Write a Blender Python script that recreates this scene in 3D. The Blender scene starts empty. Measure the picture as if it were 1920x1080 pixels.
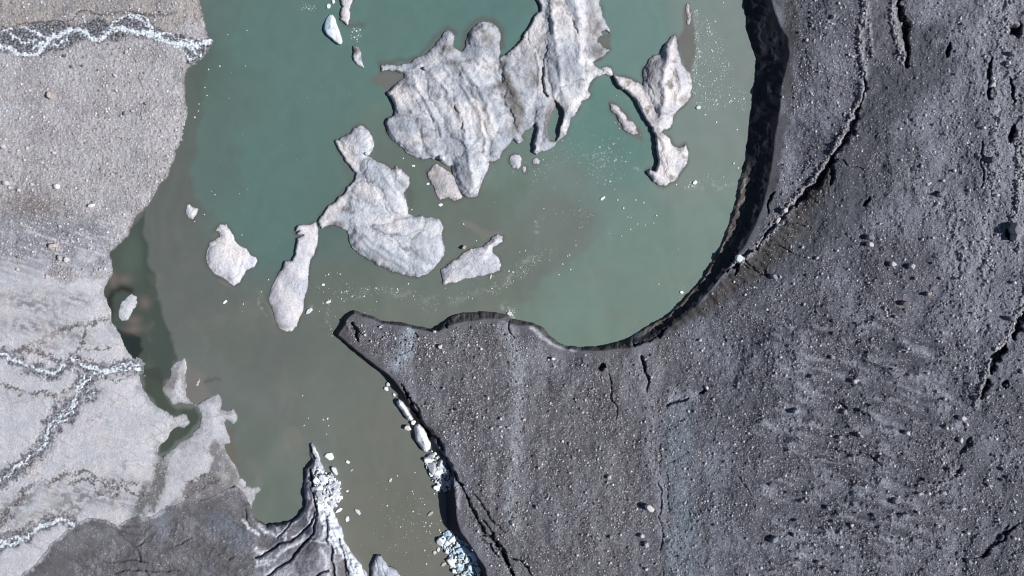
import bpy, bmesh, math, random
import numpy as np
random.seed(7); RNG = np.random.default_rng(7)
F = np.float32
# ------------------------------------------------------------------ camera, world, sun
SC = bpy.context.scene
S = 0.25            # metres per photo pixel at lake level (photo 1920 px wide = 480 m)
H = 330.0           # drone height above the lake
cam_d = bpy.data.cameras.new('camera'); cam = bpy.data.objects.new('camera', cam_d)
SC.collection.objects.link(cam); SC.camera = cam
cam.location = (0, 0, H); cam.rotation_euler = (0, 0, 0)
cam_d.sensor_width = 36; cam_d.lens = 36 * H / 480.0
cam_d.clip_start = 1; cam_d.clip_end = 20000
SUN_EL, SUN_AZ = math.radians(42), math.radians(98)     # azimuth from north, clockwise (sun east, a touch south)
w = bpy.data.worlds.new('World'); SC.world = w; w.use_nodes = True
nt = w.node_tree; bg = nt.nodes['Background']
sky = nt.nodes.new('ShaderNodeTexSky'); sky.sky_type = 'NISHITA'; sky.sun_disc = False
sky.sun_elevation = SUN_EL; sky.sun_rotation = SUN_AZ; sky.altitude = 2200
nt.links.new(sky.outputs[0], bg.inputs[0]); bg.inputs[1].default_value = 0.05
ld = bpy.data.lights.new('sun', 'SUN'); ld.energy = 4.95; ld.angle = math.radians(0.5); ld.color = (1, .975, .94)
sun = bpy.data.objects.new('sun', ld); SC.collection.objects.link(sun)
sun.rotation_euler = (math.radians(90) - SUN_EL, 0, -(SUN_AZ) + math.pi)
SC.view_settings.view_transform = 'Standard'; SC.view_settings.look = 'None'
SC.cycles.filter_width = 1.15 if hasattr(SC, 'cycles') else 1; SC.view_settings.exposure = 0.0; SC.view_settings.gamma = 1
K = 0.95            # linear value a lit, level, white surface reaches

def lin(c): 
    c = np.asarray(c, float) / 255
    return np.where(c <= .04045, c / 12.92, ((c + .055) / 1.055) ** 2.4)
def A(r, g, b, k=1.0): return np.clip(lin((r, g, b)) / K * k, 0, .92).astype(F)

# ------------------------------------------------------------------ numpy helpers
PERM = np.random.default_rng(3).permutation(4096).astype(np.int32)
GX = np.cos(np.arange(4096) * 2.399963).astype(F); GY = np.sin(np.arange(4096) * 2.399963).astype(F)
def perlin(x, y, seed=0):
    x = x.astype(F); y = y.astype(F)
    xi = np.floor(x).astype(np.int32); yi = np.floor(y).astype(np.int32)
    xf = x - xi; yf = y - yi
    xi += seed * 131; yi += seed * 57
    a0 = PERM[xi & 4095]; a1 = PERM[(xi + 1) & 4095]
    def g(a, yy, dx, dy):
        h = PERM[(a + yy) & 4095]; return GX[h] * dx + GY[h] * dy
    u = xf * xf * xf * (xf * (xf * 6 - 15) + 10); v = yf * yf * yf * (yf * (yf * 6 - 15) + 10)
    n00 = g(a0, yi, xf, yf); n10 = g(a1, yi, xf - 1, yf); n01 = g(a0, yi + 1, xf, yf - 1); n11 = g(a1, yi + 1, xf - 1, yf - 1)
    p = n00 + u * (n10 - n00); q = n01 + u * (n11 - n01)
    return (p + v * (q - p)) * F(1.5)
def fbm(x, y, sc, o=4, seed=0, gain=.5):
    r = 0; a = 1; t = 0
    for i in range(o):
        r = r + a * perlin(x / sc, y / sc, seed + i * 7); t += a; a *= gain; sc *= .5
    return r / t * 1.4
def sstep(a, b, x):
    t = np.clip((x - a) / (b - a), 0, 1); return (t * t * (3 - 2 * t)).astype(F)
def mix(c, col, m): return c + (np.asarray(col, F) - c) * m[..., None]

def rag(p, amp=.12, step=5, seed=1, closed=False, far=2500):
    """fractal midpoint displacement of a traced line, so that it is ragged like ice and shingle"""
    r = random.Random(seed); pts = [tuple(q) for q in p]
    if closed: pts.append(pts[0])
    while True:
        out = []; ch = False
        for a, b in zip(pts, pts[1:]):
            out.append(a); dx, dy = b[0] - a[0], b[1] - a[1]; L = math.hypot(dx, dy)
            if step < L < far and -80 < a[0] < 2000 and -80 < a[1] < 1160:
                k = r.uniform(-amp, amp)
                out.append(((a[0] + b[0]) / 2 - dy * k, (a[1] + b[1]) / 2 + dx * k)); ch = True
        out.append(pts[-1]); pts = out
        if not ch: break
    if closed: pts = pts[:-1]
    return pts

class Grid:
    def __init__(s, us, vs):
        s.us = us.astype(F); s.vs = vs.astype(F); s.U, s.V = np.meshgrid(s.us, s.vs); s.sh = s.U.shape
    def inside(s, poly):
        P = np.array(poly, float); Q = np.roll(P, -1, 0)
        res = np.zeros((len(s.vs), len(s.us)), bool)
        for j, v in enumerate(s.vs):
            m = (P[:, 1] > v) != (Q[:, 1] > v)
            if not m.any(): continue
            x = P[m, 0] + (v - P[m, 1]) * (Q[m, 0] - P[m, 0]) / (Q[m, 1] - P[m, 1])
            x.sort(); res[j] = np.searchsorted(x, s.us) % 2 == 1
        return res
    def dist(s, line, D, closed=False, par=False):
        d2 = np.full(s.sh, D * D, F)
        P = list(line) + ([line[0]] if closed else [])
        for (ax, ay), (bx, by) in zip(P, P[1:]):
            i0, i1 = np.searchsorted(s.us, [min(ax, bx) - D, max(ax, bx) + D]); j0, j1 = np.searchsorted(s.vs, [min(ay, by) - D, max(ay, by) + D])
            if i1 <= i0 or j1 <= j0: continue
            x = s.us[None, i0:i1] - F(ax); y = s.vs[j0:j1, None] - F(ay); dx, dy = F(bx - ax), F(by - ay)
            t = np.clip((x * dx + y * dy) / (dx * dx + dy * dy + F(1e-9)), 0, 1)
            ex = x - t * dx; ey = y - t * dy
            np.minimum(d2[j0:j1, i0:i1], ex * ex + ey * ey, out=d2[j0:j1, i0:i1])
        return np.sqrt(d2)
    def sdf(s, poly, D):
        d = s.dist(poly, D, True); return np.where(s.inside(poly), d, -d).astype(F)
    def line(s, p, wd, amp=.1, seed=1, step=5):      # soft 0..1 mask along a polyline
        d = s.dist(rag(p, amp, step, seed), wd * 3); return np.exp(-(d / wd) ** 2).astype(F)
    def idw(s, pts, power=2.0, soft=20.0):
        num = 0; den = 0
        for p in pts:
            wt = 1 / (((s.U - p[0]) ** 2 + (s.V - p[1]) ** 2 + soft * soft) ** (power / 2)); v = np.asarray(p[2:], F)
            num = num + wt[..., None] * v; den = den + wt
        return (num / den[..., None]).astype(F)
    def sample(s, Z, u, v):
        i = np.clip(np.searchsorted(s.us, u) - 1, 0, len(s.us) - 2); j = np.clip(np.searchsorted(s.vs, v) - 1, 0, len(s.vs) - 2)
        fu = (u - s.us[i]) / (s.us[i + 1] - s.us[i]); fv = (v - s.vs[j]) / (s.vs[j + 1] - s.vs[j])
        return (Z[j, i] * (1 - fu) * (1 - fv) + Z[j, i + 1] * fu * (1 - fv) + Z[j + 1, i] * (1 - fu) * fv + Z[j + 1, i + 1] * fu * fv)

def warp(f, amp, sc=9, seed=0):
    a, b = perlin(U / sc, V / sc, 600 + seed) + .5 * perlin(U / sc * 2.1, V / sc * 2.1, 603 + seed), perlin(U / sc, V / sc, 605 + seed) + .5 * perlin(U / sc * 2.1, V / sc * 2.1, 608 + seed)
    return G.sample(f, U + a * amp, V + b * amp).astype(F)
def world(u, v, z):
    k = (H - z) / H * S
    return (u - 960) * k, (540 - v) * k, z

def link(o): SC.collection.objects.link(o); return o
def tag(o, label=None, cat=None, group=None, kind=None):
    if label: o['label'] = label
    if cat: o['category'] = cat
    if group: o['group'] = group
    if kind: o['kind'] = kind
    return o
def mesh_np(name, co, faces, mat, col=None, smooth=True):
    m = bpy.data.meshes.new(name); n = len(co); k = faces.shape[1]
    m.vertices.add(n); m.vertices.foreach_set('co', np.ascontiguousarray(co, F).ravel())
    m.loops.add(faces.size); m.loops.foreach_set('vertex_index', faces.astype(np.int32).ravel())
    m.polygons.add(len(faces)); m.polygons.foreach_set('loop_start', np.arange(0, faces.size, k, dtype=np.int32))
    m.polygons.foreach_set('loop_total', np.full(len(faces), k, np.int32))
    if smooth: m.polygons.foreach_set('use_smooth', np.ones(len(faces), bool))
    m.update(calc_edges=True)
    if col is not None:
        a = m.color_attributes.new('Col', 'FLOAT_COLOR', 'POINT'); c4 = np.ones((n, 4), F); c4[:, :3] = np.clip(col, 0, .92)
        a.data.foreach_set('color', c4.ravel())
    m.materials.append(mat); return m
def sheet(name, g, Z, col, mask, mat):
    """grid surface -> one mesh object; Z in metres, mask = vertices to keep"""
    q = mask[:-1, :-1] | mask[1:, :-1] | mask[:-1, 1:] | mask[1:, 1:]
    ny, nx = g.sh; idx = np.arange(ny * nx).reshape(ny, nx)
    f = np.stack([idx[1:, :-1][q], idx[1:, 1:][q], idx[:-1, 1:][q], idx[:-1, :-1][q]], 1)
    used = np.zeros(ny * nx, bool); used[f.ravel()] = True; re = np.cumsum(used) - 1; f = re[f]
    x, y, z = world(g.U.ravel()[used], g.V.ravel()[used], Z.ravel()[used])
    return link(bpy.data.objects.new(name, mesh_np(name, np.stack([x, y, z], 1), f, mat, col.reshape(-1, 3)[used])))

# ------------------------------------------------------------------ materials
def mat_col(name, rough=.9, bump=.0, bscale=2.0, var=.12, spec=.3, ior=None):
    m = bpy.data.materials.new(name); m.use_nodes = True; n = m.node_tree.nodes; L = m.node_tree.links; p = n['Principled BSDF']
    at = n.new('ShaderNodeVertexColor'); at.layer_name = 'Col'
    tc = n.new('ShaderNodeTexCoord'); no = n.new('ShaderNodeTexNoise'); no.inputs['Scale'].default_value = bscale; no.inputs['Detail'].default_value = 5
    L.new(tc.outputs['Object'], no.inputs['Vector'])
    mr = n.new('ShaderNodeMapRange'); mr.inputs[1].default_value = .3; mr.inputs[2].default_value = .7; mr.inputs[3].default_value = 1 - var; mr.inputs[4].default_value = 1 + var
    L.new(no.outputs['Fac'], mr.inputs[0])
    mx = n.new('ShaderNodeVectorMath'); mx.operation = 'SCALE'; L.new(at.outputs['Color'], mx.inputs[0]); L.new(mr.outputs[0], mx.inputs['Scale'])
    L.new(mx.outputs[0], p.inputs['Base Color'])
    p.inputs['Roughness'].default_value = rough; p.inputs['Specular IOR Level'].default_value = spec
    if ior: p.inputs['IOR'].default_value = ior
    if bump:
        b = n.new('ShaderNodeBump'); b.inputs['Strength'].default_value = 1; b.inputs['Distance'].default_value = bump
        L.new(no.outputs['Fac'], b.inputs['Height']); L.new(b.outputs[0], p.inputs['Normal'])
    return m
M_ground = mat_col('shingle_and_silt', .95, .12, 2.2, .16, .2)
M_glac = mat_col('debris_covered_ice', .9, .2, 2.0, .25, .2)
M_isl = mat_col('silt_coated_ice', .9, .08, 2.0, .07, .2)
M_water = mat_col('turbid_lake_water', .22, .012, .9, .0, .5, 1.33)
M_foam = mat_col('white_water', .35, .12, 3.0, .12, .5)
def mat_obj(name, rough=.9, var=.2, scale=2.5, bump=.06, spec=.3, rim=None):
    m = bpy.data.materials.new(name); m.use_nodes = True; n = m.node_tree.nodes; L = m.node_tree.links; p = n['Principled BSDF']
    oi = n.new('ShaderNodeObjectInfo'); tc = n.new('ShaderNodeNewGeometry'); no = n.new('ShaderNodeTexNoise')
    no.inputs['Scale'].default_value = scale; no.inputs['Detail'].default_value = 4; L.new(tc.outputs['Position'], no.inputs['Vector'])
    mr = n.new('ShaderNodeMapRange'); mr.inputs[1].default_value = .3; mr.inputs[2].default_value = .7; mr.inputs[3].default_value = 1 - var; mr.inputs[4].default_value = 1 + var
    L.new(no.outputs['Fac'], mr.inputs[0])
    mx = n.new('ShaderNodeVectorMath'); mx.operation = 'SCALE'; L.new(oi.outputs['Color'], mx.inputs[0]); L.new(mr.outputs[0], mx.inputs['Scale'])
    L.new(mx.outputs[0], p.inputs['Base Color']); p.inputs['Roughness'].default_value = rough; p.inputs['Specular IOR Level'].default_value = spec
    b = n.new('ShaderNodeBump'); b.inputs['Strength'].default_value = 1; b.inputs['Distance'].default_value = bump
    L.new(no.outputs['Fac'], b.inputs['Height']); L.new(b.outputs[0], p.inputs['Normal'])
    return m
M_rock = mat_obj('boulder_rock'); M_ice = mat_obj('clean_ice', .45, .1, .8, .15, .5)
M_stone = mat_col('loose_stones', .9, .0, 3, .1, .2)

# ------------------------------------------------------------------ traced outlines (photo pixels)
SHORE = [(-4000,-3000),(300,-3000),(360,-300),(372,-40),(374,0),(380,20),(388,45),(391,68),(396,78),(390,92),(376,110),(357,124),(350,130),(346,150),(347,165),(345,180),(351,205),(354,222),(351,245),(346,258),(338,270),(330,285),(326,303),(318,318),(316,330),(305,340),(296,350),(291,362),(283,378),(270,391),(258,402),(250,418),(243,432),(240,444),(228,455),(218,463),(207,472),(205,478),(210,490),(211,505),(208,520),(200,532),(194,545),(200,562),(207,580),(208,598),(209,607),(216,612),(218,618),(226,632),(232,648),(240,662),(248,672),(258,674),(259,700),(263,715),(270,733),(282,752),(295,765),(312,771),(325,782),(350,778),(356,792),(345,802),(332,800),(318,812),(308,828),(297,838),(295,852),(303,858),(316,850),(330,838),(346,826),(362,812),(374,802),(377,785),(372,766),(358,757),(338,755),(322,758),(317,748),(306,735),(304,728),(312,715),(318,707),(320,690),(330,680),(345,672),(350,690),(346,705),(350,725),(348,742),(356,752),(368,760),(380,752),(392,746),(408,739),(415,748),(412,768),(425,772),(437,766),(444,776),(444,788),(437,795),(424,786),(420,792),(424,808),(432,830),(421,834),(424,850),(436,868),(445,880),(447,905),(455,912),(470,914),(484,912),(489,918),(480,925),(470,960),(520,1200),(540,1700),(500,4000),(-4000,4000)]
TONGUE = [(30,1085),(85,1035),(92,1020),(116,1003),(130,990),(145,978),(165,970),(200,974),(222,984),(240,973),(262,966),(285,968),(300,956),(322,948),(345,941),(375,937),(400,930),(416,922),(440,908),(452,916),(462,930),(470,945),(474,960),(480,972),(500,985),(520,981),(545,976),(560,968),(570,953),(571,938),(569,925),(570,900),(571,880),(577,872),(584,862),(581,850),(580,835),(584,829),(591,838),(597,850),(603,866),(609,882),(610,890),(622,885),(634,905),(638,925),(630,945),(624,956),(630,968),(637,985),(645,1010),(655,1028),(668,1048),(680,1066),(692,1085),(760,1250),(820,1600),(820,4000),(-600,4000),(-300,1500)]
GLAC = [(900,1090),(900,1070),(890,1045),(872,1018),(852,1003),(845,995),(838,985),(836,960),(836,935),(834,924),(846,912),(850,900),(840,875),(815,833),(785,787),(757,747),(734,717),(700,690),(660,658),(640,639),(625,628),(632,618),(640,610),(642,601),(652,588),(663,581),(680,588),(700,593),(715,601),(730,603),(760,606),(780,611),(805,616),(820,613),(833,602),(845,592),(870,585),(900,583),(930,585),(945,588),(955,590),(958,597),(975,600),(1000,605),(1020,615),(1030,628),(1045,640),(1060,648),(1090,651),(1120,650),(1145,643),(1175,638),(1190,625),(1215,610),(1245,595),(1262,580),(1275,568),(1290,550),(1305,535),(1320,515),(1330,498),(1340,480),(1355,450),(1368,415),(1376,385),(1382,355),(1390,325),(1397,300),(1400,270),(1403,240),(1410,180),(1415,150),(1417,110),(1413,98),(1405,75),(1398,45),(1393,0),(1390,-40),(1400,-500),(1300,-3000),(6500,-3000),(6500,4000),(1000,4000),(1010,1500),(960,1250)]
CREST = [(916,1090),(910,1065),(896,1045),(880,1020),(864,998),(857,975),(855,950),(852,925),(850,905),(852,893),(846,874),(820,830),(790,784),(762,743),(738,712),(704,685),(664,653),(642,634),(634,628),(641,618),(646,610),(650,600),(656,593),(665,588),(680,595),(700,600),(716,607),(730,609),(760,612),(780,617),(805,622),(822,622),(838,613),(855,607),(875,603),(900,600),(930,598),(945,602),(965,610),(1000,612),(1015,622),(1025,635),(1042,647),(1060,655),(1090,658),(1120,658),(1150,655),(1185,652),(1200,648),(1225,635),(1252,617),(1285,592),(1305,575),(1318,560),(1332,545),(1345,528),(1362,508),(1382,480),(1400,455),(1415,425),(1428,395),(1440,350),(1447,310),(1452,270),(1458,235),(1464,190),(1468,150),(1476,120),(1481,100),(1478,70),(1464,50),(1452,20),(1447,0),(1442,-40),(1450,-500),(1350,-3000),(6500,-3000),(6500,4000),(1040,4000),(1030,1500),(980,1250)]

# ------------------------------------------------------------------ main grid
core_u = np.arange(-45, 1965.1, 1.45); core_v = np.arange(-45, 1125.1, 1.45)
grow = np.concatenate([np.arange(1, 86) * 3.4, 85 * 3.4 + np.cumsum(4.0 * 1.17 ** np.arange(1, 34))]); grow = grow[grow < 4400]   # 3.4 px cells for 290 px beyond the frame, then growing
G = Grid(np.concatenate([core_u[0] - grow[::-1], core_u, core_u[-1] + grow]), np.concatenate([core_v[0] - grow[::-1], core_v, core_v[-1] + grow]))
U, V = G.U, G.V
print('grid', G.sh)
white = RNG.random(G.sh).astype(F)
n_big = fbm(U, V, 160, 3, 11); n_mid = fbm(U, V, 45, 4, 23); n_sm = fbm(U, V, 12, 3, 37); n_fine = fbm(U, V, 4.2, 2, 51, .6)
n_bro = fbm(U, V, 90, 5, 61)

# ================================================================== LEFT SHORE (moraine shingle, silt flats)
sdL = G.sdf(rag(SHORE, .1, 4, 5, True), 60)
zL = np.where(sdL > 0, .35 + 2.2 * (1 - np.exp(-np.maximum(sdL, 0) / 45)), sdL * .12).astype(F)
gravel = sstep(-15, 25, 505 - V + n_mid * 60 - np.maximum(0, 140 - U) * .2)
zL += (sdL > 0) * (n_mid * .25 + n_big * .9 * gravel + gravel * (n_sm * .22 + n_fine * .26) + (1 - gravel) * (n_sm * .06 + n_fine * .05))
cL = np.empty(G.sh + (3,), F); cL[:] = A(184, 185, 192)
cL = mix(cL, A(166, 164, 169), gravel)
cL = mix(cL, A(150, 144, 141), sstep(0, 1, gravel * sstep(78, 60, V + n_mid * 12 - np.clip(150 - U, 0, 150) * .12 + np.clip(U - 280, 0, 80) * .35)) * .85)
cL = mix(cL, A(139, 138, 143), gravel * sstep(-.1, .5, n_mid + n_big * .6) * .6)
cL = mix(cL, A(106, 99, 95), np.exp(-(((U - 62) / 62) ** 2 + ((V - 398) / 44) ** 2) * (1 + .8 * n_sm)) * .85)
st = perlin((U + V * .5) / 60, (V - U * .32) / 7, 71) + .6 * perlin((U + V * .5) / 22, (V - U * .32) / 3.2, 72)
bl = sstep(385, 430, V - (U - 120) * .05 + n_mid * 14) * sstep(530, 492, V + n_mid * 14) * sstep(260, 170, U)
cL = mix(cL, A(128, 132, 143), bl * sstep(-.5, .6, st + .3) * .85)
cL = mix(cL, A(178, 182, 190), bl * sstep(.15, .7, -st) * .7)
cL = mix(cL, A(112, 114, 122), bl * sstep(.3, .8, st) * .6)
silt = 1 - gravel
cL = mix(cL, A(190, 187, 192), silt * sstep(-.2, .5, st * .4 + n_mid) * .6)
cL = mix(cL, A(166, 166, 174), silt * sstep(.0, .6, -n_mid + st * .3) * .45)
for ex, ey, ax, ay in ((40, 568, 45, 14), (95, 590, 35, 12), (55, 615, 55, 12), (120, 618, 40, 14), (150, 560, 20, 12), (75, 575, 35, 7)):
    cL = mix(cL, A(122, 122, 128), np.exp(-(((U - ex) / ax) ** 2 + ((V - ey - (U - ex) * .2) / ay) ** 2)) * sstep(-.25, .35, n_sm + st * .4) * .75)
cL = mix(cL, A(178, 184, 194), (np.exp(-(((U - 10) / 22) ** 2 + ((V - 120) / 14) ** 2)) + np.exp(-(((U - 20) / 30) ** 2 + ((V - 205) / 10) ** 2))).clip(0, 1) * sstep(-.4, .2, st) * .9)
for ex, ey, ax, ay, an, k in ((60,930,60,14,-.45,.75), (150,925,60,16,-.1,.7), (215,940,55,12,.1,.65), (110,955,60,14,-.3,.6), (145,955,10,8,0,.9), (300,890,16,40,-.2,.35), (20,960,30,30,0,.5), (60,700,40,8,.1,.35), (120,640,50,10,-.3,.4), (30,740,35,12,.1,.4), (90,560,70,16,.1,.45), (60,610,60,14,.1,.5), (180,640,25,20,0,.25), (230,900,40,8,.1,.4)):
    dx, dy = U - ex, V - ey - (U - ex) * an
    cL = mix(cL, A(108, 106, 110), np.clip(1.5 * np.exp(-((dx / ax) ** 2 + (dy / ay) ** 2)), 0, 1) * sstep(-.4, .25, n_sm * .7 + st * .35 + n_mid * .3 + n_fine * .2) * k * silt)
# brown-grey wet mud fading into the lake beside the silt patch, and along the tongue
mud = [(424,835),(405,822),(385,840),(398,870),(380,893),(352,905),(330,935),(300,965),(330,975),(420,930),(455,915),(448,880),(436,868)]
sm = G.sdf(rag(mud, .12, 5, 8, True), 30)
cL = mix(cL, A(112, 110, 112), sstep(-5, 6, sm + n_sm * 9) * .95)
sm = G.sdf(rag([(318,745),(304,728),(320,690),(345,672),(350,725),(375,758),(392,746),(348,735),(340,700),(330,720)], .1, 5, 9, True), 20)
cL = mix(cL, A(122, 118, 118), sstep(-3, 3, sm + n_sm * 6) * .8)
braid = [((308,845),(300,870),(296,900),(287,925),(270,940),(262,958),(250,970)), ((303,870),(306,890),(300,915),(290,935),(285,955)), ((278,905),(268,925),(258,945),(250,962))]
wet = np.zeros(G.sh, F)
for i, b in enumerate(braid): wet = np.maximum(wet, G.line(b, 8.5 - i * 1.6, .12, 20 + i))
wet = warp(wet, 5, 10, 33) * (.75 + .5 * sstep(-.3, .3, perlin((U * .4 + V) / 16, (U - V * .4) / 3.5, 34)))
cL = mix(cL, A(98, 98, 98), np.clip(wet * 1.5 * (.9 + .5 * n_sm), 0, 1) * .92)
stony = np.zeros(G.sh, F)
for i, (wd, b) in enumerate([(6, ((28,662),(60,641),(100,626),(130,615),(165,608),(182,600),(207,597),(209,606))), (4, ((160,612),(156,635),(143,660),(130,672),(118,690))), (5, ((0,714),(20,728),(40,738),(62,742),(92,738),(115,742),(140,722))),
        (8, ((30,662),(70,658),(95,668),(112,690))), (3, ((160,655),(190,656),(208,653))), (6, ((0,990),(10,965),(40,930),(58,912),(100,902),(140,890),(166,884))), (4, ((166,884),(185,895),(210,905),(235,906),(255,905))), (7, ((5,1005),(30,998),(62,985),(100,972))),
        (5, ((0,985),(28,965),(45,930))), (4, ((130,908),(170,905),(215,915),(250,925),(290,922))), (3, ((170,900),(185,930),(200,925),(225,925))), (4, ((330,955),(345,930),(375,915),(400,905),(420,885))), (3, ((350,905),(365,895),(400,898))), (10, ((0,915),(25,880),(60,850),(90,812))), (5, ((100,820),(98,780),(118,745))), (3, ((185,690),(205,712),(235,712),(245,705),(225,700))), (19, ((188,695),(168,708),(150,725),(142,748),(128,772),(108,782),(94,800),(88,825),(70,850),(48,870),(22,886),(-50,902))), (9, ((112,768),(100,790),(90,812))), (12, ((130,676),(160,686),(195,692),(240,690))), (12, ((0,664),(35,676),(78,696),(108,698),(125,682))), (13, ((0,1018),(50,1000),(90,976),(130,972)))]):
    stony = np.maximum(stony, G.line(b, wd, .2, 40 + i))
stony = warp(stony, 5, 9, 31)
stn = sstep(.0, .7, n_fine * .8 + n_sm * .5 + (stony - .5) * 1.5)
cL = mix(cL, A(84, 81, 82), stn * (stony > .06) * .9)
zL += (stony > .1) * n_fine * .15
cL = mix(cL, A(160, 155, 150), ((white > .9) & (stony > .25)).astype(F) * .7)
cL = mix(cL, A(146, 147, 151), silt * sstep(13, 1, sdL + n_sm * 8 + n_mid * 6) * .65)
# damp edge at the water line, speckle
cL = mix(cL, A(122, 119, 119), gravel * sstep(7, 1, sdL + n_sm * 3) * .6)
cL = mix(cL, A(92, 92, 90), sstep(2.4, .3, sdL) * .75 * sstep(-.5, .4, n_sm + gravel))
cL = cL * (1 + gravel[..., None] * (n_fine[..., None] * .28 + perlin(U / 1.9, V / 1.9, 77)[..., None] * .22 + np.clip(n_sm, -.5, .5)[..., None] * .12 + (white[..., None] - .5) * .22)) * (1 + n_sm[..., None] * .06)
cL = mix(cL, A(205, 203, 206), ((white > .985) & (gravel > .4)).astype(F) * .6)
cL = mix(cL, A(80, 76, 80), ((white < .02) & (gravel > .4)).astype(F) * .5)
cL = mix(cL, A(198, 194, 194), silt * sstep(.1, .6, fbm(U, V, 50, 3, 77)) * .4); cL = mix(cL, A(178, 183, 192), silt * sstep(.05, .6, fbm(U + 300, V, 44, 3, 78)) * .4)
cL = cL * (1 + silt[..., None] * (n_fine * .07 + n_sm * .05 + (white - .5) * .10 + perlin(U / 1.9, V / 1.9, 79) * .07)[..., None])
vein = sstep(.90, 1, 1 - np.abs(perlin((U + n_sm * 6) / 42, (V - U * .15 + n_sm * 5) / 22, 74)))
cL = mix(cL, A(128, 127, 132), silt * vein * sstep(-.2, .4, n_mid) * .55)
cL = cL * (1 - silt[..., None] * (white[..., None] < .03) * .25)
cL = mix(cL, A(222, 222, 226), ((white > .985) & (silt > .5)).astype(F) * .6)

# ---------------------------- streams: channels cut in the shore, white water sheets lying in them
s1wet = [(-60,58),(0,52),(35,50),(60,42),(100,42),(130,46),(148,50),(160,38),(185,33),(200,44),(215,38),(228,28),(245,24),(270,25),(283,38),(288,50),(320,60),(350,70),(370,77),(398,72),(396,84),(388,98),(376,110),(357,124),(350,120),(345,98),(325,88),(300,78),(280,72),(230,70),(195,77),(180,78),(150,72),(130,92),(110,95),(92,95),(75,107),(45,108),(20,97),(-60,94)]
s1foam = [((-60,85),(0,86),(20,90),(35,101),(55,104),(75,98),(84,84),(92,70),(115,66),(132,57),(150,56),(165,66),(185,73),(200,62),(215,54),(240,55),(262,62),(285,62),(305,75),(322,82),(340,82),(360,84),(378,83),(396,77)), ((0,60),(20,53),(50,52),(65,58),(78,66),(92,72)), ((205,50),(222,38),(232,30),(248,27),(262,34),(272,46),(285,54)), ((245,30),(262,28),(276,35),(284,50)), ((18,62),(35,72),(50,80),(70,72)), ((60,92),(75,80),(95,84),(112,82),(125,66)), ((338,92),(350,102),(362,112)), ((350,88),(366,98),(378,106)), ((300,62),(330,72),(355,76),(380,80)), ((262,66),(290,72),(312,80),(335,90))]
s2 = [((-60,668),(0,664),(15,668),(35,675),(52,688),(78,695),(106,698),(122,684)), ((132,672),(150,682),(172,690),(195,694),(215,688),(238,684),(260,682)), ((175,700),(205,696),(235,692),(262,692))]
s3 = [((190,693),(170,705),(152,722),(142,745),(136,765)), ((178,735),(165,745)), ((134,772),(118,780),(102,788),(90,805),(88,820),(86,835),(68,850),(48,868),(22,884),(-60,900)), ((130,785),(110,792),(98,805)), ((160,700),(152,715),(148,735)), ((146,755),(130,768),(108,776))]
s4 = [((-60,1032),(0,1026),(30,1018),(50,1008),(68,992),(88,983),(108,975),(125,976),(136,984)), ((-60,1020),(10,1014),(40,1012))]
def stream(name, lines, wet_w, foam_w, poly=None, seed=1, lim=.2, dirn=(1, 0)):
    """white water braided over dark wet stones, lying in a channel cut into the shore"""
    global zL, cL
    f = np.zeros(G.sh, F)
    wm = sstep(-2.5, 2.5, G.sdf(rag(poly, .14, 4, seed, True), 12) + n_sm * 4 + n_fine * 2) if poly else np.zeros(G.sh, F)
    for i, l in enumerate(lines):
        f = np.maximum(f, G.line(l, foam_w * (1.1 if i == 0 or not poly else .6), .2, seed + i, 4) * (1 if i == 0 else .85))
        if not poly: wm = np.maximum(wm, np.clip(G.line(l, wet_w, .2, seed + i) * 1.5, 0, 1))
    f = warp(f, 3.6, 8, seed)
    if not poly: wm = np.clip(warp(wm, 8, 16, seed + 1) * (.9 + .8 * n_sm) + n_fine * .16 * (wm > .05), 0, 1)
    al, ac = U * dirn[0] + V * dirn[1], V * dirn[0] - U * dirn[1]
    rg = 1 - np.abs(perlin((al + n_sm * 5) / 9, (ac + n_sm * 4) / 3.8, seed + 3)) * 1.6
    fine = perlin(al / 3.4, ac / 2.0, seed + 4)
    m = wm > lim + n_fine * .25 * (0 if poly else 1)
    foam = sstep(.50, .80, f * .95 + (rg - .45) * .42 + fine * .16 + (0 if poly else .35 * n_sm + .25 * n_mid)) * sstep(.15, .5, wm)
    col = np.empty(G.sh + (3,), F); col[:] = A(86, 86, 92) if not poly else A(72, 72, 78)
    col = mix(col, A(142, 138, 140), sstep(-.15, .5, fine * .7 + n_fine * .7))
    col = mix(col, A(40, 40, 46), sstep(.0, .5, -fine * .6 - n_fine * .8) * (.9 if poly else .7))
    col = mix(col, A(146, 156, 168), sstep(.15, .5, f * .6 + (rg - .4) * .8 + fine * .3) * .6)
    col = mix(col, A(200, 210, 222), foam)
    col = mix(col, A(232, 238, 244), foam * sstep(-.1, .6, fine + n_fine * .5))
    if not poly: foam = foam * 1
    col = mix(cL, col, sstep(lim - .02, lim + (.38 if not poly else .15), wm + n_fine * .22 + n_sm * .15))
    zs = zL - .3 * wm + foam * .2 + n_fine * .2 * wm + fine * .12
    cL = mix(cL, A(100, 97, 97), np.clip(wm * 1.4, 0, 1) * sstep(-.5, .4, n_fine + (wm - .3)) * .7)
    zL = zL - .7 * np.clip(wm * 1.2, 0, 1) * (sdL > 0)
    zs = np.maximum(zs, .06)
    o = sheet(name, G, zs, col, m & (sdL > -12), M_foam)
    tag(o, kind='structure'); return o
stream('stream', s1foam, 0, 4.6, s1wet, 100, .35, (.98, .1))
stream('stream', s2, 8, 3.3, None, 120, .3, (.98, .15))
stream('stream', s3, 10, 2.3, None, 130, .3, (.7, -.7))
stream('stream', s4, 8, 3.2, None, 140, .3, (.92, -.38))
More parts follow.
